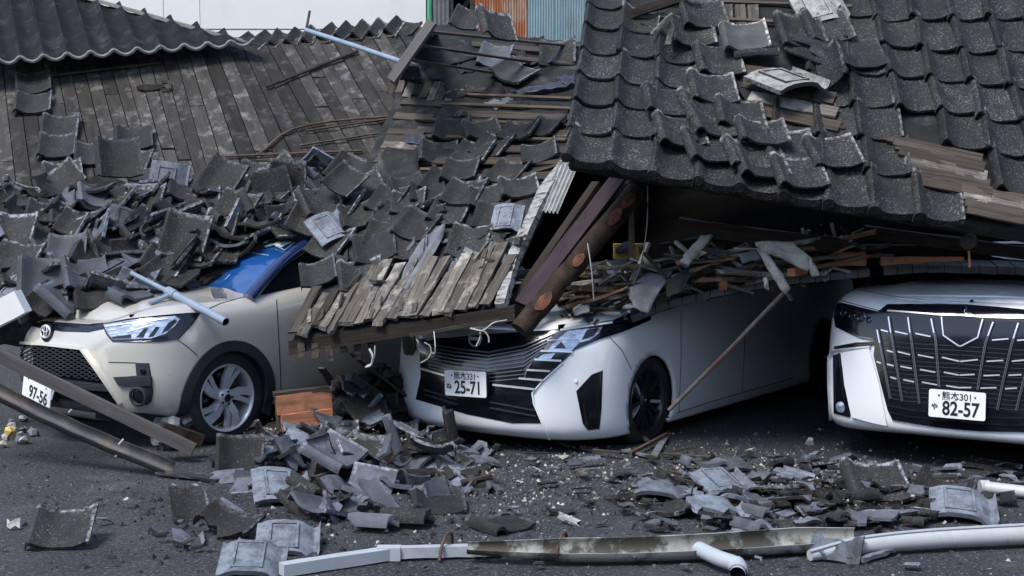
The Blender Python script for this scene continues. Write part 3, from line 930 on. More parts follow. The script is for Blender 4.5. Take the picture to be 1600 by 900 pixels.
# loose tiles on the middle roof: centre px, width px, yaw, tips, look
UPS = Vector((.15, .8, .6))
GM = 'tiles strewn over the middle roof'
def mr_tile(px, py, w, yaw, tx=0, ty=0, kind='whole', key='tile', off=.05, label=None, var=None, flip=False):
    p, n = on_mr(px, py)
    k = FPX / p.y
    R = basis(n, UPS, rad(yaw), rad(tx), rad(ty))
    if flip: R = R @ Matrix.Rotation(math.pi, 3, 'Y')
    o = put_tile(kind, p + n * off, R, key, min(1.0, max(.7, w / k / .31)), var=var)
    tag(o, label or 'dark lichen-specked roof tile strewn over the middle roof', 'roof tile', GM)
    return o
mr_tile(775, 50, 60, 20, 12, 25, off=.06, label='curved dark tile tipped on the top edge below the tin shed')
mr_tile(730, 34, 50, -8, 8, 0, off=.03, label='dark tile lying on the top left corner of the middle roof')
mr_tile(773, 95, 52, -4, 15, 0, key='tile_silver', off=.05, label='squarish grey tile on the bare felt high on the middle roof')
mr_tile(806, 122, 66, -28, -8, 10, key='tile_pale', off=.06, label='tilted tile with a pale lip above the torn blue felt')
mr_tile(872, 95, 60, 6, 22, -6, key='tile', off=.06, label='dark tile beside the tiled right roof, high on the middle roof')
MRT = []
for (px, py, w, yaw, tx, ty) in ((707, 208, 58, -4, 12, 0), (755, 211, 58, -26, 8, 12), (812, 214, 60, 10, 10, -12), (852, 206, 52, 28, 14, -8), (685, 243, 62, -12, 10, 4), (742, 247, 62, 14, 8, -6),
                             (772, 236, 60, 26, 12, 5), (845, 246, 60, -16, 16, -12), (722, 276, 60, -2, 14, 3), (728, 312, 66, 8, 6, -4), (670, 305, 60, -22, 12, 10), (795, 275, 60, 22, 6, -8), (812, 300, 64, -20, 5, 4),
                             (563, 344, 62, -30, 14, 8), (618, 346, 66, 24, 12, -8), (655, 362, 62, 28, 8, 5), (703, 338, 62, 10, 16, 4), (762, 316, 58, -14, 8, 10), (737, 384, 70, 8, 14, 4), (590, 396, 74, -20, 14, 8),
                             (566, 440, 80, -22, 14, 6), (502, 437, 62, -24, 22, -4), (520, 385, 66, 30, 25, 10), (540, 330, 62, 20, 30, -14), (610, 320, 58, 20, 18, 12), (640, 300, 54, -30, 22, 8), (500, 320, 66, -40, 30, 16),
                             (640, 325, 58, -10, 10, -6), (690, 290, 58, 18, 14, 4), (770, 345, 58, 8, 10, -3), (600, 372, 56, 10, 12, 14), (645, 390, 60, -12, 6, -6), (480, 350, 60, 10, 30, 14), (540, 290, 56, 35, 28, 10), (575, 300, 56, -35, 30, -8)):
    MRT.append((px, py, mr_tile(px, py, w, -yaw * .8, tx * .35 - 2, ty * .5, off=.04 + rnd.uniform(-.01, .02))))
rank_labels(MRT, [(0, 225, 'below the bare battens'), (225, 265, 'in the second band'), (265, 322, 'in the third band'), (322, 350, 'in the fourth band'), (350, 390, 'in the fifth band'), (390, 900, 'nearest the eave planks')], 'dark tile on middle roof, %s from left %s')
mr_tile(797, 352, 54, -4, 10, 0, key='tile_silver', off=.07, label='grey-blue upturned tile against the peeling white tin edge', flip=True)
mr_tile(523, 372, 60, 40, 20, 15, key='tile_silver', off=.10, label='pale upturned tile leaning beside the car windscreen pillar', flip=True)
for k in range(24):
    p, n = on_mr(rnd.uniform(520, 800), rnd.uniform(290, 440), .04)
    o = put_tile('shard', p, basis(n, UPS, rnd.uniform(-3, 3), rnd.uniform(-.4, .4), rnd.uniform(-.4, .4)), rnd.choice(['tile', 'tile', 'tile_silver']), rnd.uniform(.5, 1))
    tag(o, 'small broken shard of tile among the loose tiles on the middle roof', 'tile shard', 'shards on the middle roof')
# ------------------------------------------------------------------ right roof, still tiled
RRc = {'bl': (885, 252, 8.8), 'br': (1600, 368, 8.35), 'tl': (925, -40, 10.45), 'tr': (1479, -40, 10.1)}
def rrp(u, v):
    """u in columns (0 at the left verge), v in rows (0 at the eave)"""
    a, b = at(*RRc['bl']), at(*RRc['br'])
    c, d = at(*RRc['tl']), at(*RRc['tr'])
    s, t = u / 10.3, v / 7.6
    p = (a * (1 - s) + b * s) * (1 - t) + (c * (1 - s) + d * s) * t
    sag = -.05 * math.exp(-((u - 4.2) / 2.2) ** 2 - ((v - 3.2) / 1.8) ** 2) + .02 * math.sin(u * .9) * math.sin(v * .7)
    return p + Vector((0, -.4, .9)) * sag
class RRP(Patch):
    def __init__(self): pass
    def p(self, u, v): return rrp(u * 15 + .05, v * 9.2 + .22)
RR = RRP()
rr = tag(empty('tiled_right_roof', rrp(5, 3)), 'large slope of dark specked pantiles sagging over the white cars', 'roof')
vs, fs = RR.grid(45, 30, noise=.004, off=-.03)
RR_BVH = BVHTree.FromPolygons(*RR.grid(45, 30))
v2, f2 = solid(vs, fs, 45, 30, Vector((0, .05, -.06)))
wobj('felt_covering', mesh('felt_covering', v2, f2, True), M['felt'], rr)
missing = {(1, 6), (2, 6), (2, 7), (3, 6), (3, 7), (4, 7), (3, 5), (4, 5), (5, 5), (5, 4), (4, 4), (5, 3), (4, 3), (5, 6), (4, 6), (2, 5), (6, 7), (6, 6), (1, 7), (5, 7), (0, 7),
           (3, 3), (8, 1), (9, 1), (9, 0), (10, 0), (11, 0), (8, 2), (12, 0), (3, 4)}
for v in range(9):
    for u in range(15):
        if (u, v) in missing: continue
        du = (rrp(u + 1, v + .5) - rrp(u, v + .5))
        dv = (rrp(u + .5, v + 1) - rrp(u + .5, v))
        n = du.cross(dv).normalized()
        p = rrp(u + .5, v + .5)
        y = dv.normalized()
        # columns lean a little off square: keep x along the eave, shear is absorbed by the laps
        x = (du - y * du.dot(y) * .25).normalized()
        y2 = n.cross(x).normalized()
        y = (y * .8 + y2 * .2).normalized()
        Rm = Matrix((x, y, n)).transposed() @ Matrix.Rotation(rad(rnd.gauss(0, 1.6)), 3, 'Z') @ Matrix.Rotation(rad(-4.5 + rnd.gauss(0, 1)), 3, 'X') @ Matrix.Rotation(rad(rnd.gauss(0, 1.2)), 3, 'Y')
        sx = du.length / .272
        o = put_tile('eave' if v == 0 else 'whole', p + n * (.006 + rnd.uniform(0, .006)) + y * (.03 if v else .012) + y * rnd.gauss(0, .008) + x * rnd.gauss(0, .004), Rm, 'tile_roof', 1.0, rr, 'eave_tile' if v == 0 else 'roof_tile', sx=sx, sy=dv.length / .255, var=None)
# displaced tiles still on the slope, and loose ones
GR = 'tiles slipped out of line on the right roof'
def rr_tile(px, py, yaw, tx=0, ty=0, kind='whole', key='tile_roof', off=.06, label=None, flip=False, scale=1.0, cat=True, var=None):
    p, n = hit(RR_BVH, px, py)
    up = (rrp(4, 5) - rrp(4, 3)).normalized()
    R = basis(n, up, rad(yaw), rad(tx), rad(ty))
    if flip: R = R @ Matrix.Rotation(math.pi, 3, 'Y')
    o = put_tile(kind, p + n * off, R, key, scale, var=var)
    tag(o, label or 'dark specked tile slipped out of line on the right roof', 'roof tile', GR)
    return o
RRT = []
for (px, py, yaw, tx, ty) in ((1098, 36, -14, 2, 6), (1110, 152, -10, 3, 2), (1120, 105, -14, 2, 4), (1153, 193, -6, 3, 3), (1098, 182, -22, 2, 6), (1060, 215, -14, 0, 4), (1110, 205, -18, 0, 6), (1170, 255, -18, 0, 4),
                              (1105, 240, -20, 0, 4), (1185, 268, -16, 0, 5), (1248, 60, -16, 6, 4), (1290, 55, -18, 4, 2), (1300, 250, -20, 2, 4), (1230, 240, -8, 4, 2), (1245, 285, -14, 0, 3), (1080, 60, -10, 4, 3),
                              (1040, 170, -10, 0, 4), (1340, 95, -18, 2, 4)):
    RRT.append((px, py, rr_tile(px, py, -yaw * .6, tx - 4, ty, off=.055 + rnd.uniform(0, .02))))
rank_labels(RRT, [(-50, 80, 'along the top gap'), (80, 160, 'beside the big gap'), (160, 212, 'left of the big gap'), (212, 248, 'below the big gap'), (248, 400, 'near the eave')], 'tile slipped askew on right roof, %s from left %s')
rr_tile(1187, 228, 4, -8, 0, off=.10, label='squarely turned tile with a pale edge lying over the lower rows')
rr_tile(1162, 74, 6, -6, 0, key='tile_pale', off=.10, label='tile with a clean pale head below the gap in the right roof')
o = rr_tile(1228, 148, 35, -20, 18, key='tile_pale', off=.13, flip=True, label='big pale upturned tile lying in the gap of the right roof', scale=1.25)
o = rr_tile(1275, 24, 20, 8, -5, key='tile_pale', off=.09, flip=True, label='pale upturned tile at the top of the gap in the right roof', scale=1.05)
rr_tile(1290, 122, 8, 10, -50, 'broken', off=.09, label='dark tile half standing on its side right of the pale upturned tile')
rr_tile(1260, 95, 60, 4, 10, 'broken', off=.07, label='broken dark tile lying across the gap of the right roof')
for (a, b, k) in (((1145, 102), (1216, 97), 0), ((1222, 70), (1292, 92), 1), ((1268, 92), (1320, 128), 2)):
    pa, na = hit(RR_BVH, *a); pb, nb = hit(RR_BVH, *b)
    o = wobj('tile_roll', tube_mesh('tile_roll', [pa + na * .09, (pa + pb) / 2 + na * .1, pb + nb * .09], .027, 8), M['tile_roof'])
    tag(o, ('broken round tile roll left of the pale upturned tile', 'round tile roll slanting above the gap in the right roof', 'round tile roll leaning down over the standing tile')[k], 'tile roll')
# boards, battens and felt showing where tiles are gone
def rrbeam(name, a, b, w, h, mat, lift, **kw):
    pa, n = hit(RR_BVH, *a); pb, n2 = hit(RR_BVH, *b)
    if pa is None or pb is None: return None
    return beam(name, pa + n * lift, pb + n2 * lift, w, h, mat, rr, up=n, **kw)
for k in range(4):
    rrbeam('sheathing_board', (1116 + k * 20, 8), (1120 + k * 20, 54), .07, .012, M['plank'], .0, rough=.002)
for (a, b) in (((985, 28), (1320, 42)), ((1030, 3), (1330, 14)), ((1160, 128), (1200, 146)), ((1180, 170), (1320, 205)), ((1398, 235), (1440, 240)), ((1385, 222), (1530, 262)), ((1490, 318), (1600, 333)), ((1150, 120), (1300, 160))):
    rrbeam('batten', a, b, .03, .018, M['batten'], .02, rough=.002)
for poly, k in (([(1148, 105), (1200, 110), (1250, 165), (1240, 200), (1180, 180), (1150, 140)], 'felt'), ([(1225, 205), (1300, 200), (1318, 245), (1260, 235)], 'felt'), ([(1400, 240), (1450, 240), (1530, 262), (1525, 300), (1430, 290)], 'felt'),
                ([(1500, 325), (1600, 320), (1600, 350), (1510, 345)], 'felt'), ([(1090, 62), (1130, 60), (1128, 85), (1095, 82)], 'felt_blue'), ([(1430, 262), (1500, 280), (1560, 300), (1500, 312), (1440, 290)], 'felt'), ([(1000, 40), (1080, 20), (1100, 32), (1040, 60)], 'felt')):
    sheet('felt_sheet', poly, M[k], .022, .006, rr, RR_BVH, Y=8.6)
for k in range(5):
    rrbeam('deck_board', (1396 + k * 8, 226 + k * 15), (1532 + k * 4, 256 + k * 13), .09, .012, M[('plank_dark', 'batten', 'plank')[k % 3]], .034, rough=.003)
for k in range(4):
    rrbeam('deck_board', (1500 + k * 3, 300 + k * 11), (1597, 318 + k * 11), .07, .012, M[('batten', 'plank', 'plank_dark')[k % 3]], .034, rough=.003)
for k in range(4):
    rrbeam('deck_board', (1150 + k * 10, 112 + k * 22), (1300 + k * 4, 138 + k * 22), .10, .012, M[('batten', 'plank_dark', 'plank')[k % 3]], .03, rough=.003)
# eave boards at right where the tiles are gone
for k in range(8):
    x = 1500 + k * 16
    rrbeam('eave_board_end', (x - 12, 322 + k * 2.6), (x, 352 + k * 2.2 + rnd.uniform(-3, 3)), .056, .016, M['plank_dark'] if k % 3 else M['board'], .02 + rnd.uniform(0, .01), rough=.003)
# eave fascia and rafters under the slope
for k in range(12):
    a = rrp(k * 1.05 + .3, .9) + Vector((0, .05, -.12)); b = rrp(k * 1.05 + .5, 4) + Vector((0, .1, -.14))
    beam('rafter', a, b, .06, .08, M['timber'], rr, rough=.004)
beam('eave_fascia', rrp(.1, .35) + Vector((0, .06, -.09)), rrp(14, .35) + Vector((0, .06, -.09)), .03, .05, M['timber'], rr, rough=.003, seg=12)
# splintered timber lying over the top left of the slope
tag(beam('splintered_rafter', at(975, 26, 10.0), at(1090, -12, 9.9), .045, .06, M['timber'], rough=.006), 'splintered dark rafter lying across the top of the right roof', 'timber')
tag(beam('split_lath', at(1018, 54, 9.7), at(1044, 26, 9.75), .03, .016, M['plank'], rough=.003), 'short pale lath stuck between tiles at the top left of the right roof', 'lath')
tag(beam('grey_lath', at(1044, 70, 9.55), at(1050, 46, 9.6), .04, .016, M['board'], rough=.003), 'short grey lath standing up beside the tiled columns', 'lath')
tag(beam('broken_post', at(946, 25, 10.6), at(942, -12, 10.6), .05, .05, M['timber'], rough=.004), 'dark broken post end above the left corner of the right roof', 'post')

# ------------------------------------------------------------------ dark inside of the fallen house: near-black walls added to block light, deck above the cars
hs = tag(empty('collapsed_house', (2.2, 11.8, 0)), 'near-black walls keeping light out of the collapsed house behind the white cars', 'house')
wbox('dark_back_wall', (.3, 12.6, 0), (6.5, 12.7, 2.6), M['black'], hs)  # walls added to close the cavity off from light
wbox('side_light_block', (6.4, 7.5, 0), (6.5, 12.6, 3.2), M['black'], hs)
wbox('inner_light_block', (-.8, 12.3, 0), (.3, 12.4, 1.5), M['black'], hs)
# deck of the lower roof: from the bent flashing back and up
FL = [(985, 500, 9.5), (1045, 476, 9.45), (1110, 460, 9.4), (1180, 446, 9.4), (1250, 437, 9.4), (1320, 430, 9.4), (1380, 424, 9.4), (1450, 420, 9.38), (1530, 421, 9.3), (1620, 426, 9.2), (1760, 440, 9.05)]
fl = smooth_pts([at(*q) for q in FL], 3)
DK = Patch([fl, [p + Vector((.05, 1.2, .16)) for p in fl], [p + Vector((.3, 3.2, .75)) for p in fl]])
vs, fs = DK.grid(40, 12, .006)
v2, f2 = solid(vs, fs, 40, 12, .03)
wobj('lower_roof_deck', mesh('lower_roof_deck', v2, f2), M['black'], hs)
ef = tag(empty('bent_eave_flashing', at(1180, 446, 9.25)), 'bent strip of overlapping grey flashing pieces above the white minivan', 'flashing')
for i in range(len(fl) - 1):
    if 17 <= i <= 17: continue
    a, b = fl[i], fl[i + 1]
    a = a + Vector((0, -.02, rnd.uniform(-.004, .004))); b = b + Vector((0, -.02, rnd.uniform(-.004, .004)))
    x = (b - a).normalized()
    vs = [a + Vector((0, 0, -.022)), b - x * .006 + Vector((0, 0, -.022)), b - x * .006 + Vector((0, .008, .024)), a + Vector((0, .008, .024)), a + Vector((0, .16, .055)), b - x * .006 + Vector((0, .16, .055))]
    vs += [v + Vector((0, .006, -.003)) for v in vs]
    fs = [(0, 1, 2, 3), (3, 2, 5, 4), (9, 8, 7, 6), (10, 11, 8, 9), (0, 6, 7, 1), (0, 3, 9, 6), (1, 7, 8, 2), (3, 4, 10, 9), (2, 8, 11, 5)]
    wobj('flashing_piece', mesh('flashing_piece', vs, fs), M['flash'], ef)
# timbers and junk between deck and tiled roof
def wood(name, a, b, w, h, mat, label, cat='timber', group=None, **kw):
    return tag(beam(name, at(*a), at(*b), w, h, M[mat], **kw), label, cat, group)
lg = tag(empty('round_log', at(900, 410, 9.0)), 'thick round brown log with orange scars leaning on the minivan bonnet', 'log')
LP0, LP1 = at(812, 516, 8.95), at(996, 296, 9.35)
pts = [LP0 + (LP1 - LP0) * t + Vector((rnd.uniform(-.008, .008), 0, rnd.uniform(-.008, .008))) for t in [k / 9 for k in range(10)]]
wobj('trunk', tube_mesh('trunk', pts, .066, 12), M['log'], lg)
for t, s in ((.18, 1), (.47, .8), (.78, 1), (.9, .9)):
    c = LP0 + (LP1 - LP0) * t
    ax = (LP1 - LP0).normalized()
    nrm = (CAM - c).normalized(); nrm = (nrm - ax * nrm.dot(ax)).normalized()
    side = ax.cross(nrm)
    bm = bmesh.new()
    vsn = []
    for k in range(9):
        a = 2 * math.pi * k / 9
        q = ax * math.cos(a) * .075 * s * rnd.uniform(.8, 1.1) + side * math.sin(a) * .036 * s
        vsn.append(c + q + nrm * (.069 - 7 * (q.dot(side)) ** 2))
    f = [tuple(range(9))]
    o = wobj('scar', mesh('scar', vsn, f), M['scar'], lg)
    md = o.modifiers.new('t', 'SOLIDIFY'); md.thickness = .006; md.offset = -1
wood('purple_plank', (815, 476, 9.2), (968, 276, 9.75), .105, .03, 'purple', 'purple-brown painted plank leaning beside the round log', 'plank', up=Vector((-.5, -1, .4)), rough=.002)
wood('dark_rafter', (790, 500, 9.25), (935, 290, 9.8), .07, .08, 'timber', 'dark rafter between the peeling tin edge and the purple plank')
wood('dark_rafter', (845, 465, 9.35), (985, 282, 9.8), .09, .05, 'plank_dark', 'grey ribbed board between the purple plank and the round log', 'plank')
wood('dark_rafter', (862, 440, 9.5), (1000, 300, 9.9), .06, .07, 'timber', 'dark rafter just above the round log')
wood('level_beam', (870, 468, 9.45), (1056, 418, 9.55), .10, .09, 'timber', 'level brown beam behind the round log', rough=.006)
wood('thin_post', (988, 418, 9.7), (985, 300, 9.8), .035, .04, 'plank_dark', 'thin upright post behind the round log', 'post')
wood('level_beam', (1000, 392, 9.7), (1120, 372, 9.75), .06, .05, 'timber', 'dark beam end above the curled sheets', rough=.006)
wood('beam_stub', (1302, 405, 9.3), (1352, 404, 9.3), .05, .085, 'fresh', 'short orange beam stub with a cut corner above the dark gap', rough=.003)
wood('orange_rail', (1376, 408, 9.3), (1506, 404, 9.2), .05, .052, 'fresh', 'long orange wooden rail above the white car bonnet', rough=.002, taper=.5)
wood('dark_lintel', (1060, 352, 9.4), (1310, 385, 9.3), .10, .10, 'timber', 'dark beam under the eave of the tiled roof', rough=.006)
wood('dark_lintel', (1230, 390, 9.6), (1620, 392, 9.5), .10, .06, 'timber', 'dark long beam behind the orange rail', rough=.006)
wood('dark_lintel', (1350, 362, 9.4), (1640, 400, 9.1), .12, .08, 'timber', 'dark beam below the bare eave boards at right', rough=.006)
wood('log_end', (1130, 448, 9.25), (1124, 425, 9.4), .05, .05, 'fresh', 'small orange log end poking out over the flashing', 'timber')
wood('log_end', (1236, 426, 9.05), (1256, 422, 9.2), .05, .045, 'fresh', 'reddish wood end beside the torn plaster sheets', 'timber')
wood('hanging_tag', (1515, 418, 8.6), (1514, 392, 8.65), .012, .012, 'fresh', 'small reddish peg hanging below the eave at right', 'peg')
tag(wobj('round_beam_end', tube_mesh('round_beam_end', [at(1512, 378, 8.55), at(1516, 376, 8.9)], .045, 12), M['timber']), 'dark round beam end under the right eave boards', 'timber')
for k, (a, b) in enumerate((((1065, 420, 9.5), (1160, 395, 9.5)), ((1000, 430, 9.4), (1090, 412, 9.5)), ((1030, 448, 9.35), (1150, 418, 9.4)), ((1120, 432, 9.3), (1230, 408, 9.35)), ((1150, 420, 9.35), (1310, 400, 9.2)), ((920, 455, 9.3), (1010, 440, 9.35)), ((1080, 440, 9.3), (1180, 438, 9.3)))):
    wood('lath', a, b, .045, .02, ('plank_dark', 'plank', 'timber')[k % 3], 'loose lath in the wreckage above the flashing, %s from left' % ORD[(3, 1, 2, 5, 6, 0, 4)[k]], 'lath', 'laths in the wreckage above the flashing', rough=.004)
for k in range(170):
    x = rnd.uniform(885, 1330)
    y = float(np.interp(x, [890, 1000, 1150, 1310], [470, 458, 430, 408])) + rnd.uniform(-46, 14)
    a = at(x, y, rnd.uniform(9.3, 9.65))
    d = Vector((rnd.uniform(-1, 1), rnd.uniform(-.25, .25), rnd.uniform(-.3, .35))).normalized() * rnd.uniform(.04, .2)
    tag(beam('splinter', a - d, a + d, rnd.uniform(.012, .06), rnd.uniform(.006, .025), M[rnd.choice(['plank_dark', 'timber', 'plank', 'plank', 'plaster', 'felt_pale'] if k % 4 else ['plank', 'plaster'])], rough=.003, seg=2), 'splintered wood scrap in the wreckage above the flashing', 'wood scrap', 'wood scraps above the flashing')
for k in range(64):
    x = rnd.uniform(890, 1340)
    y = float(np.interp(x, [890, 1000, 1150, 1310], [466, 454, 428, 406])) + rnd.uniform(-40, 12)
    a = at(x, y, rnd.uniform(9.22, 9.5))
    d = Vector((1, rnd.uniform(-.3, .3), rnd.uniform(-.1, .45))).normalized() * rnd.uniform(.08, .26)
    tag(beam('broken_lath', a - d, a + d, rnd.uniform(.02, .05), rnd.uniform(.01, .03), M['brown' if k % 3 else 'plank'], rough=.004, seg=3, ends=.03), 'broken brown lath tangled in the wreckage over the minivan', 'lath', 'brown laths over the minivan')
def flat_sheet(name, pts, mat, label, cat='sheet', wob=.02, th=.008, group=None):
    """a bent sheet whose outline points carry their own distances"""
    bm = bmesh.new()
    P = [at(*q) for q in pts]
    c = sum(P, Vector()) / len(P)
    vv = [bm.verts.new(p) for p in P]
    cc = bm.verts.new(c + Vector((0, rnd.uniform(-.04, .01), .01)))
    for i in range(len(vv)): bm.faces.new((vv[i], vv[(i + 1) % len(vv)], cc))
    bmesh.ops.subdivide_edges(bm, edges=bm.edges[:], cuts=3, use_grid_fill=True)
    for v in bm.verts: v.co += Vector((rnd.uniform(-1, 1) * .004, math.sin(v.co.x * 23) * wob + rnd.uniform(-.3, .3) * wob, rnd.uniform(-1, 1) * .005))
    bmesh.ops.recalc_face_normals(bm, faces=bm.faces[:])
    me = bpy.data.meshes.new(name); bm.to_mesh(me); bm.free()
    smooth_angle(me, 45)
    o = wobj(name, me, M[mat])
    md = o.modifiers.new('t', 'SOLIDIFY'); md.thickness = th
    return tag(o, label, cat, group)
flat_sheet('curled_sheet', [(978, 452, 9.25), (1010, 428, 9.35), (1050, 425, 9.35), (1035, 450, 9.2), (1012, 492, 9.1), (990, 480, 9.15)], 'felt_pale', 'curled grey sheet above the minivan headlight')
flat_sheet('curled_sheet', [(1040, 440, 9.2), (1090, 412, 9.3), (1125, 410, 9.3), (1080, 432, 9.15), (1062, 458, 9.1), (1042, 465, 9.1)], 'felt', 'dark curled sheet right of the grey one')
flat_sheet('plaster_sheet', [(1180, 378, 9.1), (1240, 380, 9.05), (1268, 405, 9.0), (1262, 424, 9.0), (1220, 400, 9.05), (1190, 395, 9.1)], 'plaster', 'torn pale plaster board hanging over the flashing', 'plaster', th=.012)
flat_sheet('plaster_sheet', [(1183, 388, 9.02), (1198, 396, 9.0), (1222, 430, 8.98), (1234, 452, 8.97), (1226, 460, 8.97), (1205, 428, 9.0)], 'plaster', 'narrow pale strip hanging down to the end of the steel rod', 'plaster', wob=.006)
flat_sheet('plaster_sheet', [(1264, 404, 8.98), (1272, 415, 8.97), (1280, 430, 8.96), (1268, 432, 8.97)], 'plaster', 'small torn flap at the right end of the plaster', 'plaster', wob=.004)
flat_sheet('plaster_sheet', [(1192, 434, 9.0), (1198, 432, 9.0), (1203, 455, 8.98), (1194, 450, 8.98)], 'plaster', 'small grey flake hanging in front of the flashing', 'plaster', wob=.003)
flat_sheet('plaster_sheet', [(895, 484, 9.25), (918, 472, 9.3), (922, 486, 9.2), (898, 494, 9.15)], 'plaster', 'pale flake of plaster lying on the minivan bonnet', 'plaster', wob=.004)
flat_sheet('plaster_sheet', [(1070, 398, 9.2), (1095, 370, 9.3), (1115, 368, 9.3), (1075, 415, 9.15), (1062, 410, 9.15)], 'plaster', 'slanting grey board in the wreckage below the tiled eave', 'board', wob=.004)
flat_sheet('plaster_sheet', [(1155, 398, 9.2), (1185, 392, 9.2), (1190, 405, 9.15), (1160, 412, 9.12)], 'felt_pale', 'crumpled grey scrap left of the torn plaster', 'sheet', wob=.01)
tag(wbox('yellow_box', at(960, 405, 9.85), at(960, 405, 9.85) + Vector((.22, .12, .10)), M['yellow']), 'yellowish box deep in the wreckage behind the thin post', 'box')
flat_sheet('blue_cloth', [(962, 385, 9.9), (985, 378, 9.9), (986, 392, 9.8), (964, 396, 9.8)], 'felt_blue', 'scrap of blue cloth on the yellowish box', 'cloth', wob=.01)

# ------------------------------------------------------------------ heap of tiles on the beige car
HPr = [[(-70, 470, 9.9), (60, 475, 9.8), (170, 462, 9.85), (255, 452, 10.0), (330, 430, 10.2), (430, 365, 10.5), (520, 350, 10.4)],
       [(-70, 430, 10.2), (60, 425, 10.1), (170, 415, 10.2), (255, 405, 10.3), (340, 380, 10.5), (430, 345, 10.7), (530, 325, 10.55)],
       [(-70, 385, 10.6), (60, 375, 10.5), (170, 360, 10.6), (255, 355, 10.7), (350, 345, 10.8), (450, 320, 10.9), (550, 300, 10.75)],
       [(-70, 340, 11.0), (60, 325, 10.9), (170, 312, 11.0), (265, 312, 11.1), (365, 310, 11.1), (470, 290, 11.2), (570, 275, 11.0)],
       [(-70, 318, 11.3), (60, 288, 11.3), (160, 268, 11.4), (270, 290, 11.4), (380, 278, 11.4), (480, 262, 11.5), (590, 255, 11.3)]]
HP = Patch([[at(*q) for q in r] for r in HPr])
vs, fs = HP.grid(36, 20, .03, -.05)
v2, f2 = solid(vs, fs, 36, 20, Vector((0, .1, -.25)))
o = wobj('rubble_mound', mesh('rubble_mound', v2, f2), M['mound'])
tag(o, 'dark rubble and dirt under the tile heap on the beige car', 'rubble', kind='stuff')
HP_BVH = BVHTree.FromPolygons(*HP.grid(36, 20))
GH = 'tiles heaped on the beige car'
WS = [(285, 462), (300, 425), (345, 395), (395, 372), (440, 352), (500, 350), (500, 470), (380, 480)]
UPH = Vector((.1, .75, .65))
for j in range(13):
    for i in range(19):
        u, v = (i + rnd.uniform(-.4, .4) + .5) / 19, (j + rnd.uniform(-.4, .4) + .3) / 13
        u, v = min(max(u, 0), 1), min(max(v, 0), 1)
        if v < .10 and u > .55: continue
        p = HP.p(u, v)
        if inpoly(proj(p + Vector((0, 0, .04))), WS): continue
        if v > .8 and rnd.random() < .35: continue
        if u > .86 and rnd.random() < .5: continue
        n = HP.frame(min(max(u, .03), .97), min(max(v, .03), .97))[2]
        if n.y > 0: n = -n
        n = (n * .35 + Vector((rnd.gauss(0, .16), rnd.gauss(-.1, .16), .8))).normalized()
        kind = rnd.choice(['whole', 'whole', 'broken'])
        if rnd.random() < .2: R = basis(n, UPH, rnd.gauss(0, .9), rnd.gauss(.3, .5), rnd.gauss(0, .6))
        else: R = basis(n, UPH, rnd.gauss(0, .4), rnd.gauss(.12, .22), rnd.gauss(0, .22))
        key = 'tile_silver' if rnd.random() < .18 else 'tile'
        if rnd.random() < .08: R = R @ Matrix.Rotation(math.pi, 3, 'Y')
        o = put_tile(kind, p + n * rnd.uniform(-.01, .06), R, key, rnd.uniform(.88, 1.0))
        where = '%s of the heap on the beige car, %s part' % (('at the foot', 'halfway up', 'at the crest')[min(2, int(v * 3))], ('left', 'middle', 'right')[min(2, int(u * 3))])
        tag(o, ('silvery ' if key == 'tile_silver' else 'dark ') + ('tile ' if kind == 'whole' else 'broken tile ') + where, 'roof tile', GH)
# tiles that stand out: on the boards, on the heap, at the edge of the bonnet
def bvh_tile(bvh, px, py, yaw, tx, ty, label, key='tile', kind='whole', off=.05, up=UPH, flip=False, scale=1.0, var=None, n2=None, group=None):
    p, n = hit(bvh, px, py)
    if p is None: p, n = at(px, py, 10.6), Vector((0, -.6, .8))
    if n2 is not None: n = n2
    R = basis(n, up, rad(yaw), rad(tx), rad(ty))
    if flip: R = R @ Matrix.Rotation(math.pi, 3, 'Y')
    return tag(put_tile(kind, p + n * off, R, key, scale, var=var), label, 'roof tile', group)
GB = 'tiles left on the bare boards'
for (px, py, yaw, tx, lab) in ((54, 138, 6, 6, 'upper of two tiles left alone high on the bare boards at left'), (53, 168, 2, 4, 'lower of two tiles left alone high on the bare boards at left'),
                          (95, 206, 0, 5, 'upper tile of the pair above the heap at left'), (91, 236, 0, 5, 'lower tile of the pair above the heap at left'), (210, 224, 4, 4, 'lone tile on the boards right of the stacked pair'),
                          (148, 248, 2, 5, 'tile lying just above the heap between pair and lone tile'), (205, 262, -14, 8, 'tile sliding down below the lone tile on the boards'), (100, 282, 8, 10, 'tile half buried at the top of the heap at left')):
    bvh_tile(BR_BVH, px, py, yaw, tx, rnd.uniform(-4, 4), lab, off=.05, up=Vector((-.15, .85, .5)), scale=1.05)
bvh_tile(HP_BVH, 190, 272, 18, 25, 10, 'arched tile standing at the crest of the heap', off=.14, scale=1.05)
bvh_tile(HP_BVH, 292, 392, -8, 38, 6, 'clean square tile leaning up in the middle of the heap', off=.12, scale=1.12, var=0)
bvh_tile(HP_BVH, 262, 300, 0, 60, 0, 'upright curved tile at the crest showing its hollow', off=.08, flip=True)
bvh_tile(HP_BVH, 372, 345, -18, 20, 0, 'mossy brown tile above the car windscreen', off=.09, scale=1.1)
bvh_tile(HP_BVH, 30, 383, 0, 25, 0, 'tile with a pale right flange at the left of the heap', off=.1, scale=1.05)
bvh_tile(HP_BVH, 70, 452, 12, 30, 10, 'curved tile hanging over the left edge of the bonnet', off=.07, scale=1.1, key='tile_silver')
bvh_tile(HP_BVH, 30, 425, -10, 20, 0, 'large dark tile at the left end of the heap', off=.08, scale=1.15)
bvh_tile(HP_BVH, 135, 440, 25, 15, 12, 'grey tile lying at the lower edge of the heap on the bonnet', off=.07, key='tile_silver')
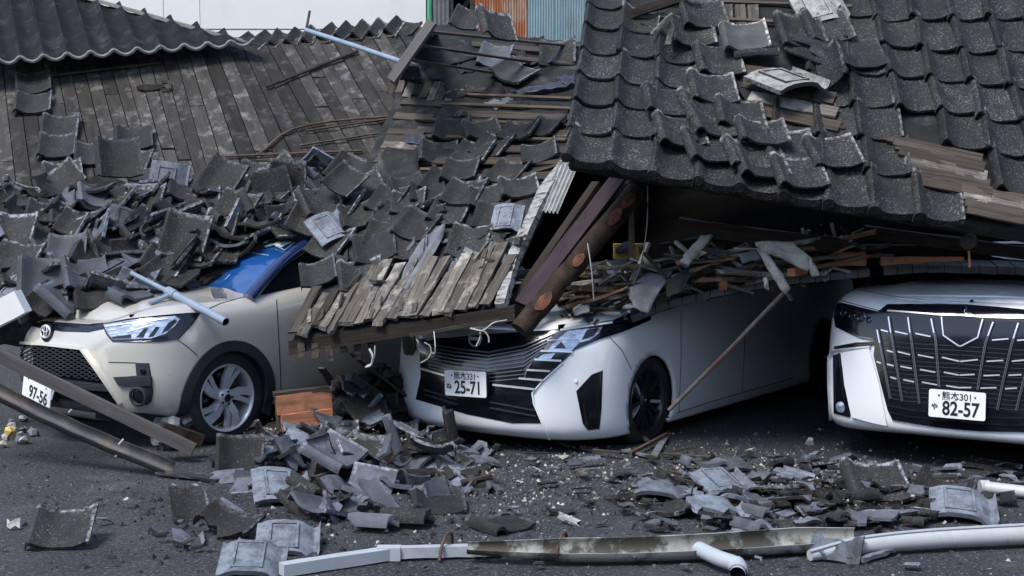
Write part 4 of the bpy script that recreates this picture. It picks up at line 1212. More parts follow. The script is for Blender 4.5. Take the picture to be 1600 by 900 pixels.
bvh_tile(HP_BVH, 455, 300, -20, 70, 10, 'tile standing on edge above the windscreen pillar', off=.1)
bvh_tile(HP_BVH, 430, 310, 25, 60, -20, 'tile leaning against the standing tile above the windscreen', off=.08)
bvh_tile(HP_BVH, 350, 302, -30, 35, 10, 'big dark tile at the crest above the windscreen', off=.12, scale=1.1)
# ------------------------------------------------------------------ cars
def catmull(keys, n):
    """resample rows of numbers with a Catmull-Rom curve"""
    K = np.array(keys, float)
    K = np.vstack([2 * K[0] - K[1], K, 2 * K[-1] - K[-2]])
    out = []
    for i in range(1, len(K) - 2):
        for k in range(n):
            t = k / n
            a, b, c, d = K[i - 1], K[i], K[i + 1], K[i + 2]
            out.append(.5 * (2 * b + (c - a) * t + (2 * a - 5 * b + 4 * c - d) * t * t + (3 * b - a - 3 * c + d) * t ** 3))
    out.append(K[-2])
    return np.array(out)
def sstep(a, b, x):
    t = min(max((x - a) / (b - a), 0), 1)
    return t * t * (3 - 2 * t)
class Car:
    def __init__(self, name, label, origin, psi, levels, L, n, Lc, rise, cowl, paint, wheels, arch_r):
        """local axes: x forwards (0 at the nose), y to the car's left, z up. levels: (z front, z side, x front, half width)"""
        th = math.atan2(-math.cos(psi), -math.sin(psi))
        self.root = tag(empty(name, origin, th), label, 'car')
        self.Mw = Matrix.Translation(origin) @ Matrix.Rotation(th, 4, 'Z')
        self.Mi = self.Mw.inverted()
        self.o = self.Mi @ CAM
        self.paint = paint
        lv = catmull(levels, 5)
        self.lv = lv
        NF, NS = 40, 110
        loops = []
        for (zf, zs, xf, yw) in lv:
            half = []
            for k in range(NF + 1):
                ph = math.pi / 2 * k / NF
                kk = (math.cos(ph) ** n + math.sin(ph) ** n) ** (1 / n)
                x = xf - Lc + Lc * math.cos(ph) / kk
                y = yw * math.sin(ph) / kk
                half.append((x, y, zf + (zs - zf) * sstep(.25, .98, y / yw)))
            w = (zs - lv[0][1]) / (lv[-1][1] - lv[0][1])
            for k in range(1, NS + 1):
                t = k / NS
                x = (xf - Lc) + (-L - (xf - Lc)) * t
                half.append((x, yw * (1 - .06 * sstep(.7, 1, t)), zs + rise * w * sstep(0, .35, t)))
            loops.append(half)
        self.loops = loops
        H = len(loops[0])
        vs, fs = [], []
        for h in loops:
            vs += [Vector(p) for p in h]
            vs += [Vector((p[0], -p[1], p[2])) for p in h[1:]]
        W = 2 * H - 1
        def idx(j, i):                         # i from -(H-1) to H-1
            return j * W + (i if i >= 0 else H - 1 - i)
        for j in range(len(loops) - 1):
            for i in range(-(H - 1), H - 1):
                fs.append((idx(j, i + 1), idx(j, i), idx(j + 1, i), idx(j + 1, i + 1)))
            a = H - 1
            fs.append((idx(j, -a), idx(j, a), idx(j + 1, a), idx(j + 1, -a)))
        # bonnet: spans the top loop at equal x, up to the cowl
        top = loops[-1]
        ci = max(i for i in range(H) if top[i][0] >= cowl)
        self.ci, self.top = ci, top
        NV = 24
        hv, hf = [], []
        for i in range(ci + 1):
            x, y, z = top[i]
            cr = .035 * sstep(0, .5, (top[0][0] - x)) + .02 * sstep(.0, 1.2, top[0][0] - x)
            for k in range(NV + 1):
                v = k / NV * 2 - 1
                ridge = .012 * math.exp(-((abs(v) - .62) / .10) ** 2) * sstep(.05, .5, top[0][0] - x)
                hv.append(Vector((x, v * y, z + cr * (1 - v * v) + ridge)))
        for i in range(ci):
            for k in range(NV):
                a = i * (NV + 1) + k
                hf.append((a, a + 1, a + NV + 2, a + NV + 1))
        self.cowl_row = hv[-(NV + 1):]
        allv = vs + hv
        allf = fs + [tuple(q + len(vs) for q in f) for f in hf]
        self.bvh = BVHTree.FromPolygons(allv, allf)
        # wheel arches: drop the faces inside, snap the rim of the hole onto the circle
        keep = []
        inside = lambda p: any((p.x - wx) ** 2 + (p.z - wz) ** 2 < arch_r ** 2 and abs(p.y) > .45 for (wx, wz) in wheels)
        for f in fs:
            c = sum((vs[q] for q in f), Vector()) / len(f)
            if not inside(c): keep.append(f)
        used = {}
        for f in keep:
            for a, b in zip(f, f[1:] + f[:1]):
                used[tuple(sorted((a, b)))] = used.get(tuple(sorted((a, b))), 0) + 1
        rim = {q for e, c in used.items() if c == 1 for q in e}
        for q in rim:
            p = vs[q]
            for (wx, wz) in wheels:
                d = math.hypot(p.x - wx, p.z - wz)
                if abs(d - arch_r) < .06 and abs(p.y) > .45 and p.z > loops[0][0][2] + .04:
                    p.x = wx + (p.x - wx) / d * arch_r
                    p.z = wz + (p.z - wz) / d * arch_r
        me = mesh('body', vs, keep)
        bm = bmesh.new(); bm.from_mesh(me)
        bmesh.ops.delete(bm, geom=[v for v in bm.verts if not v.link_faces], context='VERTS')
        bmesh.ops.recalc_face_normals(bm, faces=bm.faces[:])
        bm.to_mesh(me); bm.free()
        smooth_angle(me, 40)
        self.body = obj('body', me, paint, self.root)
        md = self.body.modifiers.new('thick', 'SOLIDIFY'); md.thickness = .018; md.offset = -1
        me = mesh('bonnet', hv, hf); smooth_angle(me, 40)
        b = obj('bonnet', me, paint, self.root)
        # floor pan and dark wheel wells block the view through
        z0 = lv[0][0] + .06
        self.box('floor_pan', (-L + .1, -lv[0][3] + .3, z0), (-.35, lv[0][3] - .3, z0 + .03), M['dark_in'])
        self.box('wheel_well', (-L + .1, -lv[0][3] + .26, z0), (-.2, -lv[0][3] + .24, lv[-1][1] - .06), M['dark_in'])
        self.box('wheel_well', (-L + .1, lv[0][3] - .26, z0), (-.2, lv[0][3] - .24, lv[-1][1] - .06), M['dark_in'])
    def add(self, name, me, mat, parent=None):
        return obj(name, me, mat, parent or self.root)
    def box(self, name, lo, hi, mat, parent=None):
        x0, y0, z0 = lo; x1, y1, z1 = hi
        vs = [(x0, y0, z0), (x1, y0, z0), (x1, y1, z0), (x0, y1, z0), (x0, y0, z1), (x1, y0, z1), (x1, y1, z1), (x0, y1, z1)]
        return self.add(name, mesh(name, vs, [(3, 2, 1, 0), (4, 5, 6, 7), (0, 1, 5, 4), (1, 2, 6, 5), (2, 3, 7, 6), (3, 0, 4, 7)]), mat, parent)
    def hit(self, px, py, cx=None, cy=None):
        """the point of the body that the photograph shows at this pixel, in the car's own axes"""
        for k in range(14):
            t = k / 14
            qx, qy = (px, py) if cx is None else (px + (cx - px) * t, py + (cy - py) * t)
            d = (self.Mi.to_3x3() @ ray(qx, qy)).normalized()
            h = self.bvh.ray_cast(self.o, d)
            if h[0] is not None:
                n = h[1] if h[1].dot(d) < 0 else -h[1]
                return h[0], n
            if cx is None: break
        return None, None
    def drape(self, name, poly, mat, off=.006, back=.012, cuts=5, mirror=False, parent=None, half=False, both=False, flat=0.0):
        """a panel whose outline is traced on the body: it follows the body surface, off proud of it"""
        from mathutils.geometry import tessellate_polygon
        bm = bmesh.new()
        vv = [bm.verts.new((p[0], p[1], 0)) for p in poly]
        for t in tessellate_polygon([[Vector((p[0], p[1], 0)) for p in poly]]):
            try: bm.faces.new([vv[i] for i in t])
            except ValueError: pass
        bmesh.ops.subdivide_edges(bm, edges=bm.edges[:], cuts=cuts, use_grid_fill=True)
        bmesh.ops.recalc_face_normals(bm, faces=bm.faces[:])
        cx, cy = sum(p[0] for p in poly) / len(poly), sum(p[1] for p in poly) / len(poly)
        N = {}
        for v in bm.verts:
            p, n = self.hit(v.co.x, v.co.y, cx, cy)
            if p is None: p, n = Vector((0, 0, .5)), Vector((1, 0, 0))
            N[v] = (p, n)
        for v, (p, n) in N.items():
            v.co = p + n * off
            if half and v.co.y * half > 0: v.co.y = 0
        edges = [e for e in bm.edges if e.is_boundary]
        r = bmesh.ops.extrude_edge_only(bm, edges=edges)
        for v in [g for g in r['geom'] if isinstance(g, bmesh.types.BMVert)]:
            d = (self.o - v.co).normalized()
            v.co = v.co - Vector((back, 0, 0)) - d * back * .3
        bmesh.ops.recalc_face_normals(bm, faces=bm.faces[:])
        me = bpy.data.meshes.new(name)
        bm.to_mesh(me); bm.free()
        smooth_angle(me, 35)
        o = self.add(name, me, mat, parent)
        if mirror: self.mirror(o, parent)
        return o
    def mirror(self, o, parent=None):
        m2 = o.data.copy()
        co = np.empty(len(m2.vertices) * 3); m2.vertices.foreach_get('co', co)
        co = co.reshape(-1, 3); co[:, 1] *= -1
        m2.vertices.foreach_set('co', co.ravel())
        m2.flip_normals(); m2.update()
        return obj(o.name.split('.')[0], m2, None, parent or self.root)
    def strip(self, name, line, w, mat, off=.012, back=.012, mirror=False, parent=None, n=8, half=True):
        """a trim bar along a traced line, w pixels wide"""
        P = []
        for a, b in zip(line, line[1:]):
            for k in range(n): P.append((a[0] + (b[0] - a[0]) * k / n, a[1] + (b[1] - a[1]) * k / n))
        P.append(line[-1])
        vs, fs = [], []
        ok = 0
        for i, p in enumerate(P):
            q0, q1 = P[max(i - 1, 0)], P[min(i + 1, len(P) - 1)]
            tx, ty = q1[0] - q0[0], q1[1] - q0[1]
            l = math.hypot(tx, ty) or 1
            nx, ny = -ty / l, tx / l
            h, nn = self.hit(*p)
            if h is None or (mirror and half and h.y > .002 and line[0][0] > 1290): continue
            k = (self.o - h).length / FPX
            d = (self.Mi.to_3x3() @ (Vector((1, 0, 0)) * nx + Vector((0, 0, -1)) * ny))
            d = (d - nn * d.dot(nn)).normalized() * (w / 2 * k)
            vs += [h - d + nn * off, h + d + nn * off, h + d - nn * back, h - d - nn * back]
            ok += 1
        for i in range(ok - 1):
            for j in range(4):
                fs.append((i * 4 + j, i * 4 + (j + 1) % 4, i * 4 + 4 + (j + 1) % 4, i * 4 + 4 + j))
        if ok < 2: return None
        fs += [(3, 2, 1, 0), tuple((ok - 1) * 4 + j for j in range(4))]
        me = mesh(name, vs, fs)
        bm = bmesh.new(); bm.from_mesh(me); bmesh.ops.recalc_face_normals(bm, faces=bm.faces[:]); bm.to_mesh(me); bm.free()
        smooth_angle(me, 40)
        o = self.add(name, me, mat, parent)
        if mirror: self.mirror(o, parent)
        return o
    def ring_disc(self, name, px, py, r, mat, off=.01, depth=.03, mirror=False, r_in=0.0, parent=None):
        """a round piece facing forwards at a traced point"""
        h, n = self.hit(px, py)
        n = (n + Vector((1.2, 0, 0))).normalized()
        x, y, z = frame(n)
        vs, fs = [], []
        K = 24
        rr_ = [(r, -depth), (r, off), (max(r_in, r * .8), off + .004)] + ([(r_in, off), (r_in, -depth)] if r_in else [(0.0001, off + .004)])
        for (q, d) in rr_:
            for k in range(K):
                a = 2 * math.pi * k / K
                vs.append(h + x * d + y * math.cos(a) * q + z * math.sin(a) * q)
        for i in range(len(rr_) - 1):
            for k in range(K):
                k2 = (k + 1) % K
                fs.append((i * K + k, i * K + k2, i * K + K + k2, i * K + K + k))
        o = self.add(name, smooth_angle(mesh(name, vs, fs), 40), mat, parent)
        if mirror: self.mirror(o, parent)
        return o
    def arch_trim(self, wx, wz, r0, r1, mat, yoff=.012, a0=-25, a1=205):
        for s in (1, -1):
            vs, fs = [], []
            K = 40
            for k in range(K + 1):
                a = rad(a0 + (a1 - a0) * k / K)
                row = []
                for r in (r0, (r0 + r1) / 2, r1):
                    x, z = wx + math.cos(a) * r, wz + math.sin(a) * r
                    h = self.bvh.ray_cast(Vector((x, 3 * s, z)), Vector((0, -s, 0)))
                    y = h[0].y if h[0] is not None else s * self.lv[2][3]
                    row.append(Vector((x, y + s * yoff, z)))
                row.append(row[-1] - Vector((0, s * yoff * 1.2, 0)))
                row.insert(0, row[0] - Vector((0, s * .06, 0)))
                vs += row
            for k in range(K):
                for j in range(4):
                    fs.append((k * 5 + j, k * 5 + j + 1, k * 5 + j + 6, k * 5 + j + 5))
            me = mesh('arch_cladding', vs, fs)
            bm = bmesh.new(); bm.from_mesh(me); bmesh.ops.recalc_face_normals(bm, faces=bm.faces[:]); bm.to_mesh(me); bm.free()
            smooth_angle(me, 40)
            o = self.add('wheel_arch', me, mat)
    def wheel(self, x, y, z, R, rim_r, kind, flat=0.0, w=.2):
        s = 1 if y > 0 else -1
        t = bpy.data.objects.new('wheel', None); COL.objects.link(t); t.parent = self.root; t.location = (x, y, z)
        t.empty_display_size = .1
        def lathe(prof, K=48):
            vs, fs = [], []
            for (d, r) in prof:
                for k in range(K):
                    a = 2 * math.pi * k / K
                    zz = math.sin(a) * r
                    yy = d * s
                    if flat and zz < -(z - .0) : 
                        yy *= 1 + .5 * flat; zz = -z + .004
                    vs.append((math.cos(a) * r, yy, zz))
            for i in range(len(prof) - 1):
                for k in range(K):
                    k2 = (k + 1) % K
                    f = (i * K + k, i * K + k2, i * K + K + k2, i * K + K + k)
                    fs.append(f if s < 0 else tuple(reversed(f)))
            return smooth_angle(mesh('w', vs, fs), 40)
        tp = [(0, rim_r), (0.002, rim_r + .012), (0.008, (rim_r + R) / 2), (0.0, R - .03), (-.02, R - .006), (-.05, R), (-w + .05, R), (-w + .02, R - .006), (-w, R - .03), (-w, rim_r)]
        obj('tyre', lathe(tp), M['rubber'], t)
        rp = [(-w, rim_r), (-.15, rim_r - .015), (-.05, rim_r - .022), (-.006, rim_r - .014), (.004, rim_r - .006), (.006, rim_r), (0, rim_r + .004)]
        rim = obj('rim', lathe(rp), M['alloy'] if kind == 'silver' else M['alloy_dark'], t)
        obj('brake_disc', lathe([(-.09, .001), (-.09, rim_r * .72), (-.1, rim_r * .72)]), M['dchrome'], t)
        obj('hub', lathe([(-.06, .065), (-.018, .06), (-.008, .045), (-.006, .032), (.0, .030), (.001, .0005)], 24), M['alloy'] if kind == 'silver' else M['alloy_dark'], rim)
        obj('hub_cap', lathe([(.0015, .028), (.004, .026), (.005, .0005)], 20), M['dchrome'], rim)
        def spoke(a, wa, wb, twist, depth0=-.02, depth1=-.004, th=.03, r0=.05):
            r1 = rim_r - .014
            vs = []
            for (r, wd, d, tw) in ((r0, wa, depth0, 0), ((r0 + r1) / 2, (wa + wb) / 2, (depth0 + depth1) / 2 + .004, twist * .4), (r1, wb, depth1, twist)):
                aa = a + tw
                ux, uz = math.cos(aa), math.sin(aa)
                vx, vz = -uz, ux
                for sg in (-1, 1):
                    for dd in (0, -th):
                        vs.append((ux * r + vx * sg * wd / 2, (d + dd) * s, uz * r + vz * sg * wd / 2))
            fs = []
            for i in (0, 1):
                b, c = i * 4, i * 4 + 4
                fs += [(b, b + 2, c + 2, c), (b + 1, c + 1, c + 3, b + 3), (b, c, c + 1, b + 1), (b + 2, b + 3, c + 3, c + 2)]
            fs += [(0, 1, 3, 2), (8, 10, 11, 9)]
            me = mesh('spoke', vs, fs)
            bm = bmesh.new(); bm.from_mesh(me); bmesh.ops.recalc_face_normals(bm, faces=bm.faces[:]); bm.to_mesh(me); bm.free()
            return me
        if kind == 'silver':
            for k in range(5):
                a = 2 * math.pi * k / 5 + .25
                obj('spoke', spoke(a, .045, .062, .28), M['alloy'], rim)
                obj('spoke', spoke(a + .42, .03, .034, .22, -.03, -.014), M['alloy'], rim)
        else:
            for k in range(5):
                a = 2 * math.pi * k / 5 + .15
                for q in (-.17, .17):
                    obj('spoke', spoke(a + q, .022, .03, q * .5), M['alloy_dark'], rim)
                obj('spoke', spoke(a + .63, .018, .022, 0, -.03, -.012), M['alloy'] if k % 2 == 0 else M['alloy_dark'], rim)
        for k in range(5):
            a = 2 * math.pi * k / 5 + .6
            vs = [(math.cos(a) * .043 + math.cos(b) * .009, .0 * s - .004 * s * 0, math.sin(a) * .043 + math.sin(b) * .009) for b in [2 * math.pi * q / 6 for q in range(6)]]
            vs = [(p[0], -.004 * s, p[2]) for p in vs] + [(p[0], -.03 * s, p[2]) for p in vs]
            obj('wheel_nut', mesh('wheel_nut', vs, [tuple(range(6))] + [(q, (q + 1) % 6, (q + 1) % 6 + 6, q + 6) for q in range(6)]), M['dchrome'], rim)
        return t
    def plate(self, px, py, big, top, kana, roll=0.0, off=.03, label=None, tilt=0.0):
        h, n = self.hit(px, py)
        pl = obj('number_plate', None, None, self.root) if False else None
        K = 6
        vs = []
        W2, H2, c = .165, .0825, .012
        ring = []
        for (sx, sz, a0) in ((1, 1, 0), (-1, 1, 90), (-1, -1, 180), (1, -1, 270)):
            for k in range(4):
                a = rad(a0 + k * 30)
                ring.append((sx * (W2 - c) + math.cos(a) * c, sz * (H2 - c) + math.sin(a) * c))
        vs = [(.006, y, z) for y, z in ring] + [(0, y, z) for y, z in ring]
        m = len(ring)
        fs = [tuple(range(m)), tuple(reversed(range(m, 2 * m)))] + [(q, q + m, (q + 1) % m + m, (q + 1) % m) for q in range(m)]
        o = self.add('number_plate', mesh('number_plate', vs, fs), M['plate'])
        if label: o['label'] = label
        o.location = Vector((h.x + off, h.y, h.z))
        o.rotation_euler = (roll, tilt, 0)
        self.box('plate_holder', (h.x - .05, h.y - .15, h.z - .06), (h.x + off - .004, h.y + .15, h.z + .06), M['plastic'])
        def text(s, y, z, size, sx=1.0, bold=0.0):
            cu = bpy.data.curves.new('lettering', 'FONT')
            cu.body = s; cu.size = size; cu.align_x = 'CENTER'; cu.align_y = 'CENTER'; cu.extrude = .0006; cu.offset = bold
            t = bpy.data.objects.new('lettering_tmp', cu); COL.objects.link(t)
            bpy.context.view_layer.update()
            me = bpy.data.meshes.new_from_object(t.evaluated_get(bpy.context.evaluated_depsgraph_get()))
            bpy.data.objects.remove(t)
            # text x -> car y, text y -> car z
            for v in me.vertices:
                x_, y_, z_ = v.co
                v.co = (.0075 + z_, y + x_ * sx, z + y_)
            me.update()
            obj('lettering', me, M['ink'], o)
        if top: text(top, .0, .045, .056, .92, .0004)
        if kana: text(kana, -.13, -.022, .042, 1.0, .0012)
        text(big, .022, -.028, .116, .80, .0026)
        for yy in (-.105, .105):
            vs = [(.0085, yy + math.cos(a) * .006, .05 + math.sin(a) * .006) for a in [2 * math.pi * q / 8 for q in range(8)]]
            obj('screw', mesh('screw', vs, [tuple(range(8))]), M['ink'], o)
        return o
    def cabin(self, roof_x0, roof_x1, zr, yr, belt_y, mat_glass, pillar, roof_mat, zr2=None):
        """crushed cabin: windscreen from the cowl to the roof, pillars, side glass, roof"""
        cw = self.cowl_row
        NV = len(cw) - 1
        bend = [Vector((roof_x0 - .10 * (k / NV * 2 - 1) ** 2, (k / NV * 2 - 1) * yr, zr - .03 * (k / NV * 2 - 1) ** 2)) for k in range(NV + 1)]
        vs = [p + Vector((.0, 0, -.004)) for p in cw] + [(a + b) / 2 + Vector((.03, 0, .03)) for a, b in zip(cw, bend)] + bend
        fs = []
        for r in (0, 1):
            for k in range(NV): fs.append((r * (NV + 1) + k, r * (NV + 1) + k + 1, (r + 1) * (NV + 1) + k + 1, (r + 1) * (NV + 1) + k))
        me = mesh('windscreen', vs, fs, True)
        self.ws_bvh = BVHTree.FromPolygons([Vector(v) for v in vs], fs)
        g = self.add('windscreen', me, mat_glass)
        md = g.modifiers.new('t', 'SOLIDIFY'); md.thickness = .006
        zb = self.top[-1][2]
        xb = self.top[-1][0]
        z2 = zr2 or zr
        for s in (1, -1):
            a, b = cw[-1 if s > 0 else 0], bend[-1 if s > 0 else 0]
            mid = (a + b) / 2 + Vector((.03, s * .008, .035))
            self.add('windscreen_pillar', tube_mesh('windscreen_pillar', smooth_pts([a + Vector((.05, s * .02, -.01)), mid, b + Vector((-.02, s * .01, .0))], 6), .042, 10), pillar)
            rr0, rr1 = Vector((roof_x0 - .1, s * yr, zr - .03)), Vector((roof_x1, s * yr, z2 - .03))
            self.add('roof_rail', tube_mesh('roof_rail', [rr0, (rr0 + rr1) / 2, rr1], .04, 8), roof_mat)
            base = Vector((xb + .3, s * self.top[-1][1], zb))
            vs = [Vector((a.x, s * belt_y, a.z)), Vector((xb + .3, s * belt_y * .95, zb)), rr1, rr0]
            self.add('side_window', mesh('side_window', vs, [(0, 1, 2, 3)]), M['glass']).modifiers.new('t', 'SOLIDIFY').thickness = .005
            for t in (.45, .8):
                p0 = vs[0].lerp(vs[1], t) + Vector((0, s * .01, 0)); p1 = rr0.lerp(rr1, t) + Vector((0, s * .01, 0))
                self.add('door_pillar', tube_mesh('door_pillar', [p0, p1], .045, 6), M['plastic'])
        NVr = NV
        vs = [p for p in bend] + [Vector((roof_x1, p.y, z2 - .03 * (p.y / yr) ** 2)) for p in bend]
        self.add('roof_panel', mesh('roof_panel', vs, [(k, k + 1, NV + 2 + k, NV + 1 + k) for k in range(NV)], True), roof_mat).modifiers.new('t', 'SOLIDIFY').thickness = .02
        # shelf closing the body behind the cowl at belt height, dark seats region below
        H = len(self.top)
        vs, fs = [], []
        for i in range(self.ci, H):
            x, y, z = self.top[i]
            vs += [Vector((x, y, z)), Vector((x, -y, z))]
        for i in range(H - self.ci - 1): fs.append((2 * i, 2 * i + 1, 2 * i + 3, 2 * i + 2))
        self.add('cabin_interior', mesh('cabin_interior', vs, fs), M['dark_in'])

# ---------------------------------------------------------------- beige compact car
PSI = rad(40)
f_, l_ = Vector((-math.sin(PSI), -math.cos(PSI), 0)), Vector((math.cos(PSI), -math.sin(PSI), 0))
hub = at(355.5, 622, 9.63)
HX, HY, HZ = -.76, .815, hub.z
org = Vector((hub.x, hub.y, 0)) - f_ * HX - l_ * HY
RZ = [(.17, .20, -.12, .80), (.25, .28, -.04, .835), (.42, .43, 0, .848), (.58, .60, -.01, .85), (.68, .74, -.025, .845), (.755, .845, -.06, .825), (.795, .905, -.11, .785), (.815, .935, -.19, .745)]
car = Car('beige_car', 'beige compact car with blue windscreen half buried under roof tiles', org, PSI, RZ, 3.95, 2.5, .56, .07, -1.06, M['paint_beige'], [(HX, HZ), (HX - 2.525, HZ)], .318)
C1 = car
car.arch_trim(HX, HZ, .315, .385, M['plastic']); car.arch_trim(HX - 2.525, HZ, .315, .385, M['plastic'])
for x in (HX, HX - 2.525):
    for y in (HY, -HY): car.wheel(x, y, HZ, .333, .222, 'silver', flat=.4)
car.cabin(-1.72, -3.4, 1.36, .56, .72, M['sky_blue_glass'], M['sky_pillar'], M['paint_beige'], 1.30)
hl = car.drape('headlight', [(160, 507), (200, 499), (250, 493.5), (290, 490), (311, 489), (298, 507), (277, 530), (250, 534), (215, 534.5), (176, 534), (167, 523)], M['gloss_black'], .007, mirror=True)
car.drape('lens', [(163, 509), (200, 502), (250, 496.5), (272, 495), (280, 500), (272, 510), (258, 522), (236, 529), (178, 531), (170, 522)], M['lamp'], .011, .006)
for sh in ([(214, 527), (226, 514), (232, 513), (224, 528)], [(232, 527), (244, 511), (249, 512), (240, 526)], [(252, 521), (262, 506), (272, 500), (276, 503), (262, 517)], [(176, 527), (206, 523), (206, 529), (178, 530)]):
    car.drape('lamp_cell', sh, M['gloss_black'], .0135, .004, cuts=2)
car.strip('lamp_strip', [(200, 519), (240, 508)], 1.6, M['badge'], .014, .004)
car.strip('lamp_strip', [(166, 512), (215, 505), (262, 499)], 2.2, M['chrome'], .016, .004)
for (a, b) in (((172, 522), (186, 521)), ((171, 517), (184, 516))): car.strip('lamp_strip', [a, b], 1.6, M['chrome'], .015, .004)
car.drape('grille_bar', [(22, 497), (60, 502), (100, 505), (136, 508), (160, 505.5), (162, 514), (138, 519), (98, 518), (60, 512), (22, 504)], M['gloss_black'], .006, mirror=False)
car.drape('grille_panel', [(24, 536), (70, 539), (128, 546), (142, 566), (166, 597), (186, 630), (165, 633), (90, 622), (20, 606), (6, 580), (14, 552)], M['dark_in'], .004)
car.strip('grille_frame', [(14, 556), (24, 535), (70, 538), (129, 545), (150, 574), (189, 630)], 4.2, M['paint_beige'], .022)
car.drape('bumper_panel', [(14, 580), (80, 589), (166, 600), (172, 611), (100, 606), (20, 594)], M['plastic'], .016)
# woven grille
GP = [(26, 539), (70, 541), (126, 548), (140, 567), (162, 596), (80, 586), (18, 560)]
gparts = []
for s in (1, -1):
    for k in range(-14, 26):
        seg = []
        for q in range(0, 120):
            p = (q * 1.4 + 10, 560 + k * 6.2 + s * (q * 1.4 - 70) * .55)
            if inpoly(p, GP): seg.append(p)
        if len(seg) > 2: car.strip('grille_mesh_bar', [seg[0], seg[-1]], 1.1, M['plastic'], .012, .003, n=5)
# L-shaped corner vent with fog lamp
car.drape('corner_vent', [(212, 567), (232, 567.5), (234, 580), (238, 612), (236, 626), (229, 632), (222, 606), (214, 588)], M['plastic'], .008)
car.drape('vent_fin', [(179, 589), (212, 587), (236, 588), (236, 602), (188, 603)], M['plastic'], .02)
car.ring_disc('fog_surround', 219, 618, .066, M['plastic'], .03, .05, r_in=.05)
car.ring_disc('fog_lamp', 219.5, 618, .049, M['gloss_black'], .016, .03)
car.drape('lower_bumper', [(-6, 598), (20, 606), (90, 622), (165, 633), (186, 631), (150, 644), (80, 634), (-6, 612)], M['plastic'], .007)
car.ring_disc('parking_sensor', 224.5, 580, .018, M['gloss_black'], .014, .01)
car.strip('vent_lip', [(170, 566), (212, 567)], 1.2, M['seam'], .002, .002)
car.drape('lower_skirt', [(150, 640), (200, 642), (262, 649), (284, 648), (284, 659), (262, 661), (200, 658), (150, 652)], M['plastic'], .008)
for ln in ([(277, 531), (292, 541), (309, 556)], [(313, 488), (345, 474), (384, 463)]): car.strip('panel_gap', ln, 1.1, M['seam'], .002, .003)
car.strip('panel_gap', [(432, 468), (435, 520), (438, 580), (439, 612)], 1.2, M['seam'], .002, .003)
def emblem_rings(C, px, py, shapes, mat, off, r=.0045, name='emblem'):
    h, n = C.hit(px, py)
    e = bpy.data.objects.new(name, None); COL.objects.link(e); e.parent = C.root
    e.location = h + n * off; e.empty_display_size = .05
    e.rotation_euler = (0, -.15, 0)
    for (cy, cz, ry, rz) in shapes:
        pts = [Vector((0, cy + math.cos(a) * ry, cz + math.sin(a) * rz)) for a in [2 * math.pi * k / 28 for k in range(29)]]
        obj('emblem_ring', tube_mesh('emblem_ring', pts, r, 6, cap=False), mat, e)
    return e
car.ring_disc('emblem_backing', 76, 520, .062, M['gloss_black'], .016, .02)
emblem_rings(car, 76, 520, [(0, 0, .055, .042), (0, .0, .016, .040), (0, .016, .036, .019)], M['badge'], .026)
pl = car.plate(69, 609, '97-56', None, None, roll=rad(-13), off=.05, label='white number plate hanging askew behind the slanting beam')
# cracked, dusty corner of the windscreen and clear fracture lines
def ws_pt(C, px, py, off=.006):
    d = (C.Mi.to_3x3() @ ray(px, py)).normalized()
    h = C.ws_bvh.ray_cast(C.o, d)
    if h[0] is None: return None
    n = h[1] if h[1].dot(d) < 0 else -h[1]
    return h[0] + n * off
for ln in ([(420, 380), (445, 392), (462, 378)], [(400, 425), (418, 428), (432, 422)], [(385, 395), (420, 400)], [(418, 428), (412, 445)], [(360, 430), (352, 438)], [(445, 392), (452, 402)], [(418, 428), (428, 436)]):
    q = [ws_pt(car, *p) for p in ln]
    if all(p is not None for p in q): car.add('glass_crack', tube_mesh('glass_crack', q, .0022, 4), M['crack'])
GC = [(405, 378), (430, 372), (458, 369), (455, 380), (440, 388), (428, 384), (415, 388)]
q = [ws_pt(car, *p) for p in GC]
if all(p is not None for p in q):
    car.add('shattered_patch', mesh('shattered_patch', q, [tuple(range(len(q)))]), M['crack']).modifiers.new('t', 'SOLIDIFY').thickness = .003

# ---------------------------------------------------------------- white minivan in the middle
PSI = rad(35)
f_, l_ = Vector((-math.sin(PSI), -math.cos(PSI), 0)), Vector((math.cos(PSI), -math.sin(PSI), 0))
hub = at(1011.5, 626.6, 9.66)
HX, HY, HZ = -.90, .825, hub.z
org = Vector((hub.x, hub.y, 0)) - f_ * HX - l_ * HY
SV = [(.10, .09, -.08, .835), (.17, .17, -.015, .855), (.34, .36, 0, .86), (.52, .55, -.015, .86), (.64, .70, -.045, .855), (.72, .81, -.09, .83), (.765, .86, -.15, .795), (.785, .885, -.23, .755)]
car = Car('white_minivan', 'white minivan with crushed roof under the middle roof and round log', org, PSI, SV, 4.65, 2.7, .66, .10, -.98, M['paint_white'], [(HX, HZ), (HX - 2.87, HZ)], .305)
C2 = car
for x in (HX, HX - 2.87):
    for y in (HY, -HY): car.wheel(x, y, HZ, .325, .218, 'dark', flat=.6)
car.cabin(-1.5, -4.3, 1.04, .62, .74, M['glass'], M['plastic'], M['paint_white'], 1.06)
car.drape('grille_panel', [(655, 530), (700, 528), (770, 522), (830, 518), (868, 516), (900, 530), (896, 547), (867, 577), (831, 614), (833, 627), (846, 661), (800, 661), (730, 647), (650, 624), (658, 588)], M['gloss_black'], .004, cuts=6)
car.drape('headlight', [(868, 516), (915, 510), (955, 503.5), (984, 491), (1004, 486), (1014, 493), (1014, 501), (974, 518), (934, 531), (897, 547), (868, 576), (842, 574), (833, 563), (850, 541)], M['gloss_black'], .009, cuts=5, mirror=True)
car.drape('lens', [(870, 520), (915, 515), (940, 512), (934, 522), (920, 532), (905, 536), (893, 548), (868, 549), (846, 551), (858, 534)], M['lamp'], .013, .006)
car.drape('lens', [(850, 554), (868, 552), (860, 562), (838, 562)], M['lamp'], .013, .006)
